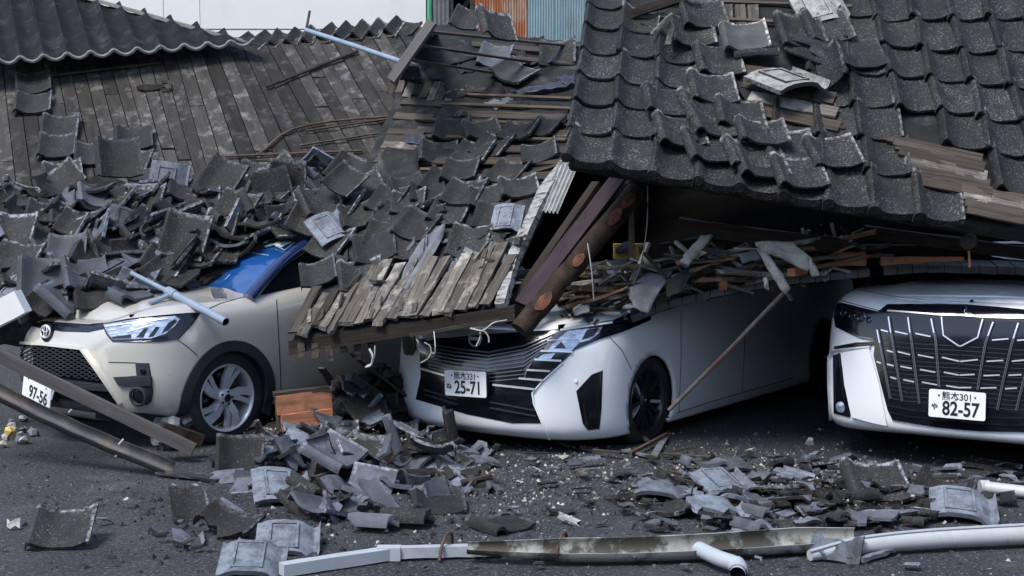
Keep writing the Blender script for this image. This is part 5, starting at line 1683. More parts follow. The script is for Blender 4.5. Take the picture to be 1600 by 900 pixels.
for sh in ([(866, 545), (884, 545), (877, 535)], [(862, 560), (868, 553), (876, 553), (872, 561)], [(908, 532), (916, 517), (934, 514), (926, 526)]):
    car.drape('lamp_cell', sh, M['gloss_black'], .0155, .004, cuts=2)
car.strip('lamp_strip', [(856, 533), (905, 530)], 1.3, M['badge'], .016, .004)
car.strip('daylight_strip', [(876, 517.5), (915, 511.5), (955, 505)], 3.2, M['plate'], .016, .004, mirror=True)
for (a, b) in (((846, 549), (894, 550)), ((836, 562), (877, 564)), ((824, 578), (860, 580)), ((812, 591), (848, 594)), ((772, 601), (836, 608)), ((660, 576), (702, 588))):
    car.strip('chrome_bar', [a, b], 3.0, M['chrome'], .02)
for i in range(9):
    car.strip('grille_slat', [(668 + i * .5, 538 + i * 5.2), (712, 545 + i * 5.6), (765, 551 + i * 5.6), (820, 541 + i * 6.2), (868 - i * 5.2, 521 + i * 6.6)], 1.7, M['slat'], .014)
for (a, b) in (((664, 616), (716, 632)), ((664, 609), (716, 624)), ((766, 628), (836, 641)), ((766, 637), (838, 650))): car.strip('lower_slat', [a, b], 2.0, M['plastic'], .012)
car.drape('corner_vent', [(900, 611), (924, 585), (940, 579), (938, 640), (935, 670), (918, 671.5), (910, 661)], M['gloss_black'], .006, mirror=True)
car.drape('vent_blade', [(908, 630), (911, 631), (918, 662), (914, 664)], M['dchrome'], .014)
car.strip('bumper_crease', [(880, 566), (846, 597), (832, 614), (834, 630), (850, 668), (860, 688)], 1.6, M['paint_white'], .012)
car.ring_disc('parking_sensor', 900, 596, .011, M['paint_white'], .005, .01)
for ln in ([(918, 509), (928, 493), (941, 480)], [(952, 526), (972, 548), (987, 578)], [(1064, 486), (1064, 560), (1061, 643)], [(1164, 521), (1162, 570), (1159, 611)], [(1058, 645), (1110, 628), (1240, 590)]): car.strip('panel_gap', ln, 1.1, M['seam'], .002, .003)
car.strip('bonnet_edge', [(836, 519), (868, 515.5), (915, 508.5), (960, 500), (984, 490)], 1.4, M['seam'], .003, .003)
e = emblem_rings(car, 747, 534, [(0, 0, .047, .047)], M['badge'], .04, .0055)
cu = bpy.data.curves.new('emblem_name', 'FONT'); cu.body = 'NISSAN'; cu.size = .028; cu.align_x = 'CENTER'; cu.align_y = 'CENTER'; cu.extrude = .003; cu.offset = .0008
t = bpy.data.objects.new('tmp', cu); COL.objects.link(t); bpy.context.view_layer.update()
me = bpy.data.meshes.new_from_object(t.evaluated_get(bpy.context.evaluated_depsgraph_get())); bpy.data.objects.remove(t)
for v in me.vertices: v.co = (.004 + v.co.z, v.co.x, v.co.y)
obj('emblem_name', me, M['badge'], e)
car.plate(735, 598, '25-71', '熊本331', 'ね', off=.05, roll=rad(2))

# ---------------------------------------------------------------- white car at the right
PSI = rad(31)
f_, l_ = Vector((-math.sin(PSI), -math.cos(PSI), 0)), Vector((math.cos(PSI), -math.sin(PSI), 0))
p0 = at(1498, 631, 8.62)
org = Vector((p0.x, p0.y, 0))
AV = [(.20, .18, -.07, .90), (.25, .25, -.01, .92), (.45, .45, 0, .925), (.70, .70, -.015, .925), (.85, .86, -.035, .915), (.945, .955, -.065, .89), (.99, 1.01, -.12, .85), (1.01, 1.04, -.20, .81)]
car = Car('white_van', 'white van with tall chrome grille under the tiled right roof', org, PSI, AV, 4.9, 3.0, .52, .09, -.95, M['paint_pearl'], [(-.95, .34), (-3.95, .34)], .37)
C3 = car
for x in (-.95, -3.95):
    for y in (.87, -.87): car.wheel(x, y, .335, .335, .225, 'dark')
car.cabin(-1.55, -4.6, 1.30, .66, .78, M['glass'], M['plastic'], M['paint_pearl'])
A = lambda *q: [(1280 + x / 3.4625, 440 + y / 3.4625) for x, y in q]
# everything is traced on the half the photograph shows and mirrored
car.drape('grille_panel', A((318, 166), (370, 128), (650, 128), (830, 132), (830, 806), (640, 786), (400, 748), (372, 690), (338, 560), (298, 400), (305, 330), (322, 260)), M['gloss_black'], .010, cuts=8, half=1, mirror=True)
car.drape('headlight', A((100, 112), (200, 135), (318, 164), (326, 250), (308, 322), (230, 310), (92, 246), (84, 190)), M['gloss_black'], .008, mirror=True)
for (x, y, r) in ((135, 172, .022), (182, 186, .022), (232, 196, .03), (272, 208, .02)):
    q = A((x, y))[0]
    car.ring_disc('lamp_lens', q[0], q[1], r, M['dchrome'], .012, .01, mirror=True, r_in=r * .62)
car.strip('lamp_strip', A((98, 226), (160, 262), (225, 300), (300, 312)), 1.6, M['dchrome'], .014, mirror=True)
car.strip('chrome_bar', A((375, 163), (500, 172), (650, 184), (752, 187), (800, 187)), 2.4, M['chrome'], .02, mirror=True)
for ln in (((325, 262), (345, 370), (392, 632)), ((384, 195), (404, 320), (456, 645)), ((488, 198), (506, 320), (548, 658)), ((612, 206), (636, 320), (655, 570))):
    car.strip('grille_upright', A(*ln), 3.2, M['slat'], .024, mirror=True)
    car.strip('upright_edge', A(*ln), .8, M['dchrome'], .028, mirror=True)
    car.strip('upright_tip', A(*((ln[0]), ((ln[0][0] * .35 + ln[1][0] * .65), (ln[0][1] * .35 + ln[1][1] * .65)))), 1.8, M['chrome'], .03, mirror=True)
for ln in (((340, 262), (378, 272)), ((415, 270), (482, 285)), ((525, 281), (606, 298)), ((372, 372), (405, 382)), ((430, 379), (496, 395)), ((538, 396), (622, 412)), ((668, 409), (756, 430), (800, 436)), ((372, 446), (408, 456)), ((445, 458), (506, 470)), ((550, 475), (632, 490)), ((678, 490), (758, 505), (800, 510)),
           ((390, 516), (422, 526)), ((460, 530), (518, 542)), ((560, 543), (642, 558)), ((690, 562), (758, 573), (800, 578)), ((318, 432), (340, 442))):
    car.strip('chrome_dash', A(*ln), 2.0, M['chrome'], .016, mirror=True)
for yy in range(330, 660, 24):
    car.strip('grille_slat', A((330 + (yy - 330) * .16, yy - 14), (480, yy + 4), (756, yy + 18), (800, yy + 20)), 1.0, M['plastic'], .010, mirror=True)
car.strip('shield_edge', A((668, 197), (678, 292), (752, 342), (790, 362)), 1.9, M['chrome'], .03, mirror=True)
car.drape('shield', A((672, 197), (830, 197), (800, 352), (752, 342), (680, 290)), M['gloss_black'], .022, half=1, mirror=True)
for ln in (((368, 668), (480, 690), (600, 706), (758, 716), (800, 718)), ((380, 705), (480, 728), (610, 742), (758, 752), (800, 754))): car.strip('lower_chrome', A(*ln), 1.4, M['dchrome'], .014, mirror=True)
car.drape('corner_blade', A((130, 386), (200, 372), (278, 360), (330, 545), (372, 775), (300, 760), (186, 728), (150, 560)), M['paint_pearl'], .022, .03, mirror=True)
car.drape('fog_recess', A((78, 398), (126, 388), (150, 560), (182, 700), (166, 734), (82, 712)), M['gloss_black'], .006, mirror=True)
car.strip('fog_frame', A((72, 740), (62, 560), (62, 410), (84, 374), (180, 362), (282, 352)), 2.0, M['chrome'], .022, mirror=True)
car.strip('fog_frame', A((116, 388), (134, 560), (150, 650)), 1.8, M['dchrome'], .02, mirror=True)
car.drape('corner_trim', A((84, 352), (200, 330), (330, 322), (326, 342), (200, 352), (90, 366)), M['gloss_black'], .01, mirror=True)
q = A((121, 678))[0]
car.ring_disc('fog_lamp', q[0], q[1], .035, M['lamp'], .012, .02, mirror=True)
q = A((825, 107))[0]
car.ring_disc('bonnet_dark_disc', q[0], q[1], .012, M['seam'], .002, .004)  # small dark disc set on the bonnet surface
for ln in (((325, 158), (220, 130), (110, 100)), ((318, 164), (370, 126), (500, 122))): car.strip('panel_gap', A(*ln), 1.0, M['seam'], .003, .003)
q = A((758, 660))[0]
car.plate(q[0], q[1], '82-57', '熊本301', 'や', off=.05)
# ------------------------------------------------------------------ things on the cars
def on_car(C, px, py):
    h, n = C.hit(px, py)
    if h is None: return at(px, py, 9.8), Vector((0, -.3, .95))
    return C.Mw @ h, (C.Mw.to_3x3() @ n).normalized()
p, n = on_car(C1, 212, 465)
tag(put_tile('broken', p + n * .03, basis(n, Vector((.6, .8, 0)), rad(75), rad(4), 0), 'tile_silver', 1.05, var=2), 'flat broken tile lying on the beige car bonnet', 'roof tile')
p, n = on_car(C1, 294, 452)
tag(put_tile('shard', p + n * .05, basis(n, Vector((0, 1, .2)), 1.2, .7, .2), 'tile_silver', 1.1, var=0), 'jagged grey shard standing at the foot of the blue windscreen', 'tile shard')
p, n = on_car(C1, 318, 462)
tag(put_tile('shard', p + n * .03, basis(n, Vector((0, 1, .2)), .3, .1, .2), 'tile_silver', .9, var=3), 'curved grey shard lying below the blue windscreen', 'tile shard')
p, n = on_car(C1, 180, 452)
tag(put_tile('whole', p + n * .06, basis(n, Vector((.4, .8, .2)), rad(60), .1, .1), 'tile', 1.0, var=1), 'dark tile lying on the bonnet behind the grey-blue pipe', 'roof tile')
pv = tag(empty('plastic_pipe', at(268, 460, 9.65)), 'grey-blue plastic pipe with a side branch lying on the beige bonnet', 'pipe')
P0, P1, P2 = at(206, 427, 9.95), at(270, 459, 9.62), at(353, 503, 9.28)
wobj('pipe', tube_mesh('pipe', [P0, P1], .016, 10), M['pipe_blue'], pv)
wobj('pipe', tube_mesh('pipe', [P1 - (P2 - P1) * .08, P1 + (P2 - P1) * .97, P2], .027, 12, cap=False), M['pipe_blue'], pv)
wobj('bore_shade', tube_mesh('bore_shade', [P2 - (P2 - P1) * .1, P2 - (P2 - P1) * .015], .024, 12), M['dark_in'], pv)  # near-black plug: shade of the hollow pipe as colour
wobj('branch', tube_mesh('branch', [P1, at(234, 474, 9.5)], .016, 10), M['pipe_blue'], pv)
wobj('coupling', tube_mesh('coupling', [P1 - (P2 - P1) * .1, P1 + (P2 - P1) * .05], .033, 12), M['pipe_blue'], pv)
for k in range(14):
    q = (rnd.uniform(880, 930), rnd.uniform(484, 503))
    p, n = on_car(C2, *q)
    tag(put_tile('shard', p + n * .012, basis(n, Vector((0, 1, 0)), rnd.uniform(-3, 3), rnd.uniform(-.3, .3), 0), 'tile_pale', rnd.uniform(.15, .35), name='plaster_crumb'), 'crumb of broken plaster on the minivan bonnet', 'plaster crumb', 'crumbs on the minivan bonnet')
tag(beam('white_slab', at(-70, 527, 9.15), at(36, 470, 9.1), .10, .15, M['white_slab'], rough=.002), 'clean white slab end at the left edge beside the beige car', 'slab')

# ------------------------------------------------------------------ beam and gutter in front of the beige car
tag(beam('slanting_beam', at(-40, 538, 8.95), at(303, 703, 8.95), .055, .072, M['grey_timber'], rough=.0015, seg=8), 'long grey beam slanting down across the beige car front', 'beam')
gt = tag(empty('fallen_gutter', at(180, 690, 8.7)), 'dark half-round gutter slanting to the ground before the beige car', 'gutter')
G0, G1 = at(-70, 574, 8.95), gp(266, 744) + Vector((0, 0, .055))
gpts = [G0.lerp(G1, k / 12) + Vector((0, 0, -.03 * math.sin(math.pi * k / 12) + rnd.uniform(-.003, .003))) for k in range(13)]
wobj('trough', tube_mesh('trough', gpts, .058, 10, a0=rad(190), a1=rad(385), thick=.005), M['steel_dark'], gt)
beam('flattened_end', G1 + Vector((-.06, 0, -.03)), gp(345, 754) + Vector((0, 0, .015)), .09, .012, M['steel_dark'], gt, rough=.004)
for (a, b) in (((84, 610), (80, 625)), ((112, 640), (107, 645)), ((193, 686), (185, 695)), ((185, 708), (180, 714)), ((250, 735), (254, 742))):
    wobj('bracket_pin', tube_mesh('bracket_pin', [at(a[0], a[1], 8.62), at(b[0], b[1], 8.6)], .006, 6), M['tin'], gt)
tag(beam('brown_stub', at(252, 668, 9.0), at(315, 688, 9.1), .085, .075, M['log'], rough=.003, seg=4), 'short brown timber stub resting on the lower end of the slanting beam', 'timber')
def lump(name, c, r, mat, label, cat, sq=(1, 1, 1), seed=0, amp=.25, group=None, sub=2):
    rr2 = random.Random(seed)
    bm = bmesh.new()
    bmesh.ops.create_icosphere(bm, subdivisions=sub, radius=r)
    for v in bm.verts:
        v.co *= 1 + rr2.uniform(-amp, amp)
        v.co.x *= sq[0]; v.co.y *= sq[1]; v.co.z *= sq[2]
    me = bpy.data.meshes.new(name); bm.to_mesh(me); bm.free()
    o = obj(name, me, M[mat], loc=c)
    o.rotation_euler = (rr2.uniform(0, 1), rr2.uniform(0, 1), rr2.uniform(0, 3))
    return tag(o, label, cat, group)
lump('plastic_bundle', gp(252, 712) + Vector((0, .25, .11)), .15, 'felt_pale', 'crumpled pale plastic bundle under the slanting beam', 'plastic', (1.0, .8, .9), 3, .16, sub=3)
for k in range(22):
    x, y = rnd.uniform(-10, 58), rnd.uniform(655, 705)
    lump('stone', gp(x, y) + Vector((0, 0, .02)), rnd.uniform(.018, .05), 'plaster' if k % 3 else 'felt_pale', 'pale stone in the small heap at the left edge', 'stone', (1, 1, .7), 50 + k, .25, 'stones at the left edge', 1)
lump('stone', gp(18, 686) + Vector((0, -.02, .05)), .05, 'yellow', 'yellowish stone in the heap at the left edge', 'stone', (1.2, 1, .7), 9, .2, sub=1)
# orange boards
ob = tag(empty('orange_board_end', at(475, 664, 9.3)), 'two orange boards nailed together standing between the two near cars', 'boards')
beam('board', at(432, 634, 9.3), at(517, 622, 9.42), .05, .125, M['fresh'], ob, rough=.003)
beam('board', at(440, 661, 9.28), at(519, 650, 9.4), .05, .105, M['fresh'], ob, rough=.003)
beam('cap_strip', at(427, 617, 9.32), at(514, 606, 9.42), .07, .03, M['plank_dark'], ob, rough=.003)
beam('end_strip', at(433, 620, 9.33), at(436, 670, 9.33), .03, .03, M['plank_dark'], ob, rough=.003)

# ------------------------------------------------------------------ rubble on the ground
def mh(x, y):
    """height of the rubble above the yard"""
    h = 0
    for (px, py, rx, ry, hh) in ((520, 712, .62, .42, .20), (590, 672, .55, .5, .24), (660, 716, .35, .3, .13), (455, 690, .4, .35, .17), (1230, 780, 1.1, .35, .05), (1380, 765, .6, .3, .06), (1070, 780, .5, .3, .05), (575, 640, .35, .6, .3)):
        c = gp(px, py)
        d = ((x - c.x) / rx) ** 2 + ((y - c.y) / ry) ** 2
        h = max(h, hh * max(0, 1 - d))
    return h
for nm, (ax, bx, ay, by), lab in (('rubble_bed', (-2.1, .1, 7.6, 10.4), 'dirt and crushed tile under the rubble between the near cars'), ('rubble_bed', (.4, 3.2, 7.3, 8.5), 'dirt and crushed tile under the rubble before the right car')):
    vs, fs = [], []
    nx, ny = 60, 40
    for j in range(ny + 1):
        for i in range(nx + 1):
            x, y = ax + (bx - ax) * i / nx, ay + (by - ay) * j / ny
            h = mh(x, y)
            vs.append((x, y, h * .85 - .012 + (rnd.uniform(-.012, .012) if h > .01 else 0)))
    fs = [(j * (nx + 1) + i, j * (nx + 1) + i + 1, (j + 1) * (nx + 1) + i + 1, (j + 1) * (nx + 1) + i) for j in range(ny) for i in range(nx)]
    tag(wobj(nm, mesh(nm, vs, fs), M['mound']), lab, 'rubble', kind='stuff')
UG = Vector((0, 1, 0))
def gtile(px, py, yaw, tx=0, ty=0, kind='whole', key='tile', flip=False, scale=1.0, lift=.03, label=None, group=None, var=None, cat='roof tile'):
    p = gp(px, py)
    for _ in range(3):
        z = mh(p.x, p.y)
        p = gp(px, py, z * .9)
    R = basis(Vector((0, 0, 1)), UG, rad(yaw), rad(tx), rad(ty))
    if flip: R = R @ Matrix.Rotation(math.pi, 3, 'Y')
    o = put_tile(kind, p + Vector((0, 0, lift)), R, key, scale, var=var)
    tag(o, label, cat, group)
    return o
def zone(poly, N, mix, keys, tilt, group, word, sc=(.7, 1.0)):
    x0, x1 = min(p[0] for p in poly), max(p[0] for p in poly)
    y0, y1 = min(p[1] for p in poly), max(p[1] for p in poly)
    k = 0
    while k < N:
        q = (rnd.uniform(x0, x1), rnd.uniform(y0, y1))
        if not inpoly(q, poly): continue
        k += 1
        kind = rnd.choice(mix)
        w = {'whole': 'whole dark tile', 'broken': 'broken half of a tile', 'shard': 'small grey tile shard'}[kind]
        gtile(q[0], q[1], rnd.uniform(-180, 180), rnd.gauss(0, tilt), rnd.gauss(0, tilt), kind, rnd.choice(keys), rnd.random() < .4, rnd.uniform(*sc), .022 + rnd.uniform(0, .03), '%s %s' % (w, word), '%s: %s' % (group, kind), cat='roof tile' if kind == 'whole' else 'tile shard')
ZA = [(310, 700), (400, 655), (520, 630), (600, 618), (650, 660), (720, 690), (770, 722), (720, 790), (620, 810), (500, 815), (430, 790), (330, 742)]
ZB = [(960, 745), (1060, 722), (1250, 722), (1420, 728), (1560, 725), (1600, 770), (1520, 818), (1350, 835), (1180, 840), (1010, 835), (970, 790)]
zone(ZA, 135, ['whole', 'broken', 'broken', 'shard', 'shard', 'shard'], ['tile', 'tile', 'tile_silver'], 22, 'rubble between the near cars', 'in the rubble between the near cars', (.55, .95))
zone([(400, 690), (520, 640), (620, 640), (720, 700), (740, 760), (600, 800), (450, 775)], 55, ['broken'], ['tile', 'tile', 'tile', 'tile_silver'], 26, 'rubble between the near cars', 'lying on top of the rubble between the near cars', (.55, .9))
zone(ZB, 165, ['broken', 'shard', 'shard', 'shard', 'shard', 'shard'], ['tile', 'tile', 'tile_silver'], 9, 'rubble before the right car', 'in the rubble before the white van', (.4, .92))
zone([(760, 700), (960, 690), (980, 830), (760, 840)], 26, ['shard'], ['tile', 'tile_silver', 'tile_pale'], 6, 'shards between the rubble heaps', 'lying between the two rubble heaps', (.25, .7))
zone([(-10, 700), (300, 780), (420, 880), (0, 895)], 16, ['shard'], ['tile', 'tile_silver', 'tile_pale'], 6, 'shards at the lower left', 'scattered over the open asphalt at left', (.12, .4))
zone([(620, 870), (1590, 872), (1590, 896), (620, 896)], 14, ['shard'], ['tile', 'tile_silver', 'tile_pale'], 6, 'shards below the gutters', 'scattered below the white gutters', (.15, .4))
# single pieces that stand out
gtile(98, 850, 6, 24, -4, 'whole', 'tile', False, 1.0, .075, 'dark square tile lying alone on the asphalt at lower left', var=1)
gtile(162, 822, 30, 0, 10, 'shard', 'tile_silver', True, .5, .03, 'pale chip behind the lone dark tile at lower left', cat='tile shard')
gtile(27, 828, 10, 60, 10, 'shard', 'tile_pale', True, .45, .03, 'small pale pointed chip near the lower left edge', cat='tile shard')
gtile(285, 812, 25, 42, 12, 'broken', 'tile', False, .9, .08, 'dark hollow shard standing up left of the pale tiles', var=3, cat='tile shard')
gtile(345, 840, -28, 22, 8, 'broken', 'tile', False, 1.05, .04, 'dark tile with a pale rim right of the hollow shard', var=1)
gtile(258, 848, 15, 2, 0, 'shard', 'tile', True, 1.2, .02, 'flat brown-grey shard left of the dark rimmed tile', var=1, cat='tile shard')
gtile(440, 782, 14, 22, 8, 'whole', 'tile_silver', True, 1.02, .08, 'pale silvery upturned tile topmost of the three at the rubble foot', var=0)
gtile(450, 858, 6, 16, 2, 'whole', 'tile_silver', True, 1.0, .05, 'pale silvery upturned tile in the middle of the three at the rubble foot', var=1)
gtile(396, 890, 4, 14, 2, 'whole', 'tile_silver', True, 1.0, .05, 'pale silvery upturned tile lowest of the three at the rubble foot', var=2)
gtile(386, 806, 40, 8, 0, 'shard', 'tile_silver', True, 1.0, .05, 'narrow pale shard left of the topmost silvery tile', var=3, cat='tile shard')
gtile(455, 738, 30, 10, 25, 'whole', 'tile_silver', True, 1.0, .07, 'arched pale tile on top of the rubble heap', var=2)
gtile(375, 742, 0, 70, 0, 'whole', 'tile', False, .95, .10, 'brown tile standing upright at the gutter end', var=1)
gtile(540, 752, -15, 52, 20, 'whole', 'tile', False, 1.25, .12, 'big mossy tile leaning up in the middle of the rubble', var=0)
gtile(505, 780, 40, 12, 10, 'broken', 'tile', False, 1.1, .06, 'dark curved half tile below the big mossy tile', var=2)
gtile(560, 798, 35, 30, 10, 'shard', 'tile_silver', False, 1.3, .06, 'long pale curved rim piece below the big mossy tile', var=3, cat='tile shard')
gtile(612, 705, 80, 70, 10, 'broken', 'tile_silver', False, .9, .12, 'pale shard standing on edge on the rubble', var=2, cat='tile shard')
gtile(650, 700, 60, 20, 30, 'whole', 'tile_silver', True, .95, .08, 'grey arched tile at the right end of the rubble', var=0)
gtile(702, 702, 85, 80, 10, 'whole', 'tile', False, .95, .13, 'dark S-shaped tile standing upright before the minivan bumper', var=1)
gtile(742, 722, 50, 10, 10, 'broken', 'tile_silver', True, .9, .05, 'rounded pale tile half beside the upright S-shaped tile', var=1)
gtile(685, 795, 5, 8, 0, 'whole', 'tile', False, .95, .03, 'flat dark tile with a pale rim at the rubble foot', var=2)
gtile(782, 826, 42, 4, 0, 'whole', 'tile', False, .85, .02, 'dark tile frame lying flat on the open asphalt', var=1)
gtile(640, 815, 80, 0, 10, 'shard', 'tile', False, 1.2, .02, 'dark roll piece at the front of the rubble', var=1, cat='tile shard')
gtile(590, 822, 75, 0, 10, 'shard', 'tile_silver', False, 1.1, .02, 'grey roll piece at the front of the rubble', var=1, cat='tile shard')
gtile(880, 805, 10, 6, 0, 'shard', 'tile', False, .9, .02, 'dark chip lying alone between the rubble heaps', var=2, cat='tile shard')
gtile(1368, 770, 2, 24, 0, 'whole', 'tile', False, 1.1, .06, 'large dark hollow tile in the rubble before the van', var=0)
gtile(1505, 808, -14, 12, 5, 'whole', 'tile_silver', True, 1.1, .07, 'large silvery upturned tile at the right of the rubble', var=0)
gtile(1308, 872, -25, 45, 0, 'broken', 'tile_silver', True, .8, .09, 'pale shard leaning on the white round gutter', var=0, cat='tile shard')
gtile(1130, 765, 20, 14, 0, 'whole', 'tile_silver', True, .95, .05, 'silvery tile at the left of the rubble before the van', var=2)
gtile(1130, 815, 10, 12, 10, 'broken', 'tile_silver', True, 1.0, .05, 'silvery half tile just above the open gutter', var=1)
gtile(1480, 765, -30, 26, 5, 'broken', 'tile', False, 1.05, .05, 'dark rimmed tile half left of the white pipe end', var=0)
gtile(1545, 740, 62, 4, 8, 'shard', 'tile', False, 1.25, .04, 'long dark curved rim piece above the white pipe end', var=3, cat='tile shard')
gtile(1190, 842, 5, 10, 0, 'broken', 'tile_silver', True, .9, .03, 'grey half tile lying behind the open gutter', var=3)
gtile(1040, 770, -15, 12, 4, 'broken', 'tile_silver', True, 1.0, .05, 'grey tile half at the left end of the rubble before the van', var=0)
# splintered wood in the rubble
for k in range(30):
    q = (rnd.uniform(380, 760), rnd.uniform(640, 770)) if k < 20 else (rnd.uniform(820, 1080), rnd.uniform(690, 760))
    p = gp(*q)
    p.z = mh(p.x, p.y) + .04
    a = rnd.uniform(0, 3.14)
    d = Vector((math.cos(a), math.sin(a) * .6, rnd.uniform(-.15, .25))) * rnd.uniform(.06, .2)
    tag(beam('wood_splinter', p - d, p + d, rnd.uniform(.015, .05), rnd.uniform(.008, .02), M[rnd.choice(['plank_dark', 'plank', 'timber'])], rough=.003, seg=2), 'splinter of weathered wood lying in the rubble on the yard', 'wood scrap', 'wood scraps on the yard')
tag(beam('split_block', gp(532, 752) + Vector((0, 0, .22)), gp(566, 742) + Vector((0, 0, .22)), .05, .035, M['split'], rough=.006, ends=.02), 'pale freshly split wood block on the big mossy tile', 'wood scrap')
tag(beam('red_stick', gp(985, 716) + Vector((0, 0, .03)), gp(1042, 690) + Vector((0, 0, .05)), .02, .02, M['rusty']), 'thin reddish stick lying before the minivan wheel', 'stick')
tag(beam('grey_lath', gp(1022, 718) + Vector((0, 0, .02)), gp(1040, 688) + Vector((0, 0, .03)), .045, .012, M['felt_pale']), 'grey lath beside the reddish stick', 'lath')
tag(beam('grey_lath', gp(975, 708) + Vector((0, 0, .02)), gp(1015, 718) + Vector((0, 0, .02)), .04, .012, M['felt_pale']), 'grey lath crossing under the reddish stick', 'lath')
tag(beam('dark_rail', at(545, 588, 9.5), gp(645, 672) + Vector((0, .1, .05)), .05, .06, M['steel_dark'], rough=.001), 'dark metal rail slanting into the rubble beside the minivan', 'rail')
tag(beam('dark_plank', at(525, 600, 9.7), at(600, 570, 9.9), .09, .03, M['plank_dark'], rough=.004), 'dark plank lying behind the orange boards', 'plank')
for k in range(12):
    c = at(rnd.uniform(520, 630), rnd.uniform(575, 655), rnd.uniform(9.75, 10.3))
    d = Vector((rnd.uniform(-1, 1), rnd.uniform(-.5, .5), rnd.uniform(-.6, .6))).normalized() * rnd.uniform(.1, .3)
    tag(beam('dark_scrap', c - d, c + d, .06, .02, M['plank_dark'], rough=.004), 'dark timber scrap in the shade between the near cars', 'wood scrap', 'timber scraps between the near cars')
for k in range(18):
    c = at(rnd.uniform(515, 635), rnd.uniform(590, 660), rnd.uniform(9.6, 10.0))
    o = put_tile(rnd.choice(['broken', 'shard']), c, basis(Vector((rnd.gauss(0, .4), -.3, 1)), UG, rnd.uniform(-3, 3)), 'tile', rnd.uniform(.7, 1))
    tag(o, 'broken dark tile piled in the shade between the near cars', 'tile shard', 'tiles piled between the near cars')
# pieces of the crushed mound that carries them
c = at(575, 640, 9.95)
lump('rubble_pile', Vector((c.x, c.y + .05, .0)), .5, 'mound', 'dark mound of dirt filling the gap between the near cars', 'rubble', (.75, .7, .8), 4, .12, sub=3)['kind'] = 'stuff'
# grit
def grit(name, mat, N, zones, smin, smax, label):
    vs, fs = [], []
    for k in range(N):
        z = rnd.choice(zones)
        q = (rnd.gauss(z[0], z[2]), rnd.gauss(z[1], z[3]))
        if q[1] < 668: continue
        p = gp(*q); h = mh(p.x, p.y)
        s = smin + (smax - smin) * rnd.random() ** 3
        b = len(vs)
        a = rnd.uniform(0, 6.28)
        for (x, y, zz) in ((1, 0, 0), (-.5, .8, 0), (-.6, -.7, 0), (.1, .1, .8), (-.5, 0, .5)):
            xx, yy = x * math.cos(a) - y * math.sin(a), x * math.sin(a) + y * math.cos(a)
            vs.append((p.x + xx * s * rnd.uniform(.6, 1.2), p.y + yy * s * rnd.uniform(.6, 1.2), h + zz * s + .001))
        fs += [(b, b + 1, b + 3), (b + 1, b + 2, b + 4), (b + 2, b, b + 3), (b + 1, b + 4, b + 3), (b + 2, b + 3, b + 4)]
    tag(wobj(name, mesh(name, vs, fs), M[mat]), label, 'grit', kind='stuff')
ZG = [(850, 740, 130, 40), (1150, 730, 130, 25), (620, 780, 130, 40), (1300, 790, 180, 40), (300, 780, 190, 60), (900, 800, 320, 50)]
grit('dark_grit', 'tile', 4500, ZG, .006, .028, 'dark crumbs of tile strewn over the asphalt')
grit('pale_grit', 'plaster', 1700, ZG[:4] + ZG[:2], .004, .018, 'pale crumbs of plaster strewn over the asphalt')
# pale patches of crushed plaster
for (px, py, r, lab) in ((1160, 714, .08, 'patch of crushed pale plaster before the dark gap'), (765, 752, .035, 'white plaster lump right of the rubble'), (880, 716, .04, 'pale plaster lump before the minivan bumper'), (1265, 695, .035, 'brown dead leaf heap on the asphalt before the dark gap')):
    lump('plaster_lump', gp(px, py) + Vector((0, 0, .008)), r, 'plaster', lab, 'plaster', (1.3, .9, .25), int(px), .3)

# ------------------------------------------------------------------ fallen gutters and pipes in the foreground
wg = tag(empty('square_gutter', gp(620, 880)), 'pale square gutter pipe with a bent end in the foreground', 'gutter')
S = [gp(440, 902) + Vector((0, 0, .035)), gp(606, 876) + Vector((0, 0, .035)), gp(872, 868) + Vector((0, 0, .04))]
beam('bent_end', S[0], S[1] + Vector((.01, 0, 0)), .06, .055, M['gutter_white'], wg, rough=.001)
beam('gutter_length', S[1] + Vector((-.03, 0, .002)), S[2], .056, .05, M['gutter_white'], wg, rough=.002, seg=12)
beam('coupling', S[1] + Vector((-.05, .0, .001)), S[1] + Vector((.06, .0, .001)), .066, .061, M['gutter_white'], wg)
og = tag(empty('open_gutter', gp(1000, 875)), 'stained open half-round gutter lying in the foreground middle', 'gutter')
gpt = [gp(x, y) + Vector((0, 0, .075)) for x, y in ((730, 880), (880, 882), (1010, 880), (1150, 873), (1250, 866), (1340, 862))]
gpt = smooth_pts(gpt, 4)
wobj('trough', tube_mesh('trough', gpt, .07, 12, a0=rad(188), a1=rad(395), thick=.004, rlist=[float(np.interp(i, [0, 4, 16, len(gpt) - 1], [.45, .9, 1.0, .75])) for i in range(len(gpt))]), M['gutter_in'], og)
for (px, py) in ((698, 872), (878, 872)):
    q = gp(px, py)
    o = wobj('iron_hook', tube_mesh('iron_hook', smooth_pts([q + Vector((-.03, -.09, .01)), q + Vector((-.02, -.05, .07)), q + Vector((.0, 0, .11)), q + Vector((.02, .06, .1)), q + Vector((.02, .1, .04))], 4), .008, 6), M['rusty'])
    tag(o, 'rusty iron gutter hook over the pale square gutter' if px < 800 else 'dark iron hook at the left end of the open gutter', 'hook')
rg = tag(empty('round_gutter', gp(1450, 850)), 'white round gutter running out at the lower right', 'gutter')
pts = smooth_pts([gp(x, y) + Vector((0, 0, z)) for x, y, z in ((1265, 878, .03), (1340, 870, .05), (1450, 862, .06), (1640, 852, .06))], 5)
wobj('gutter_length', tube_mesh('gutter_length', pts, .052, 14, rlist=[float(np.interp(i, [0, 5, len(pts) - 1], [.5, .85, 1.0])) for i in range(len(pts))]), M['pipe_white'], rg)
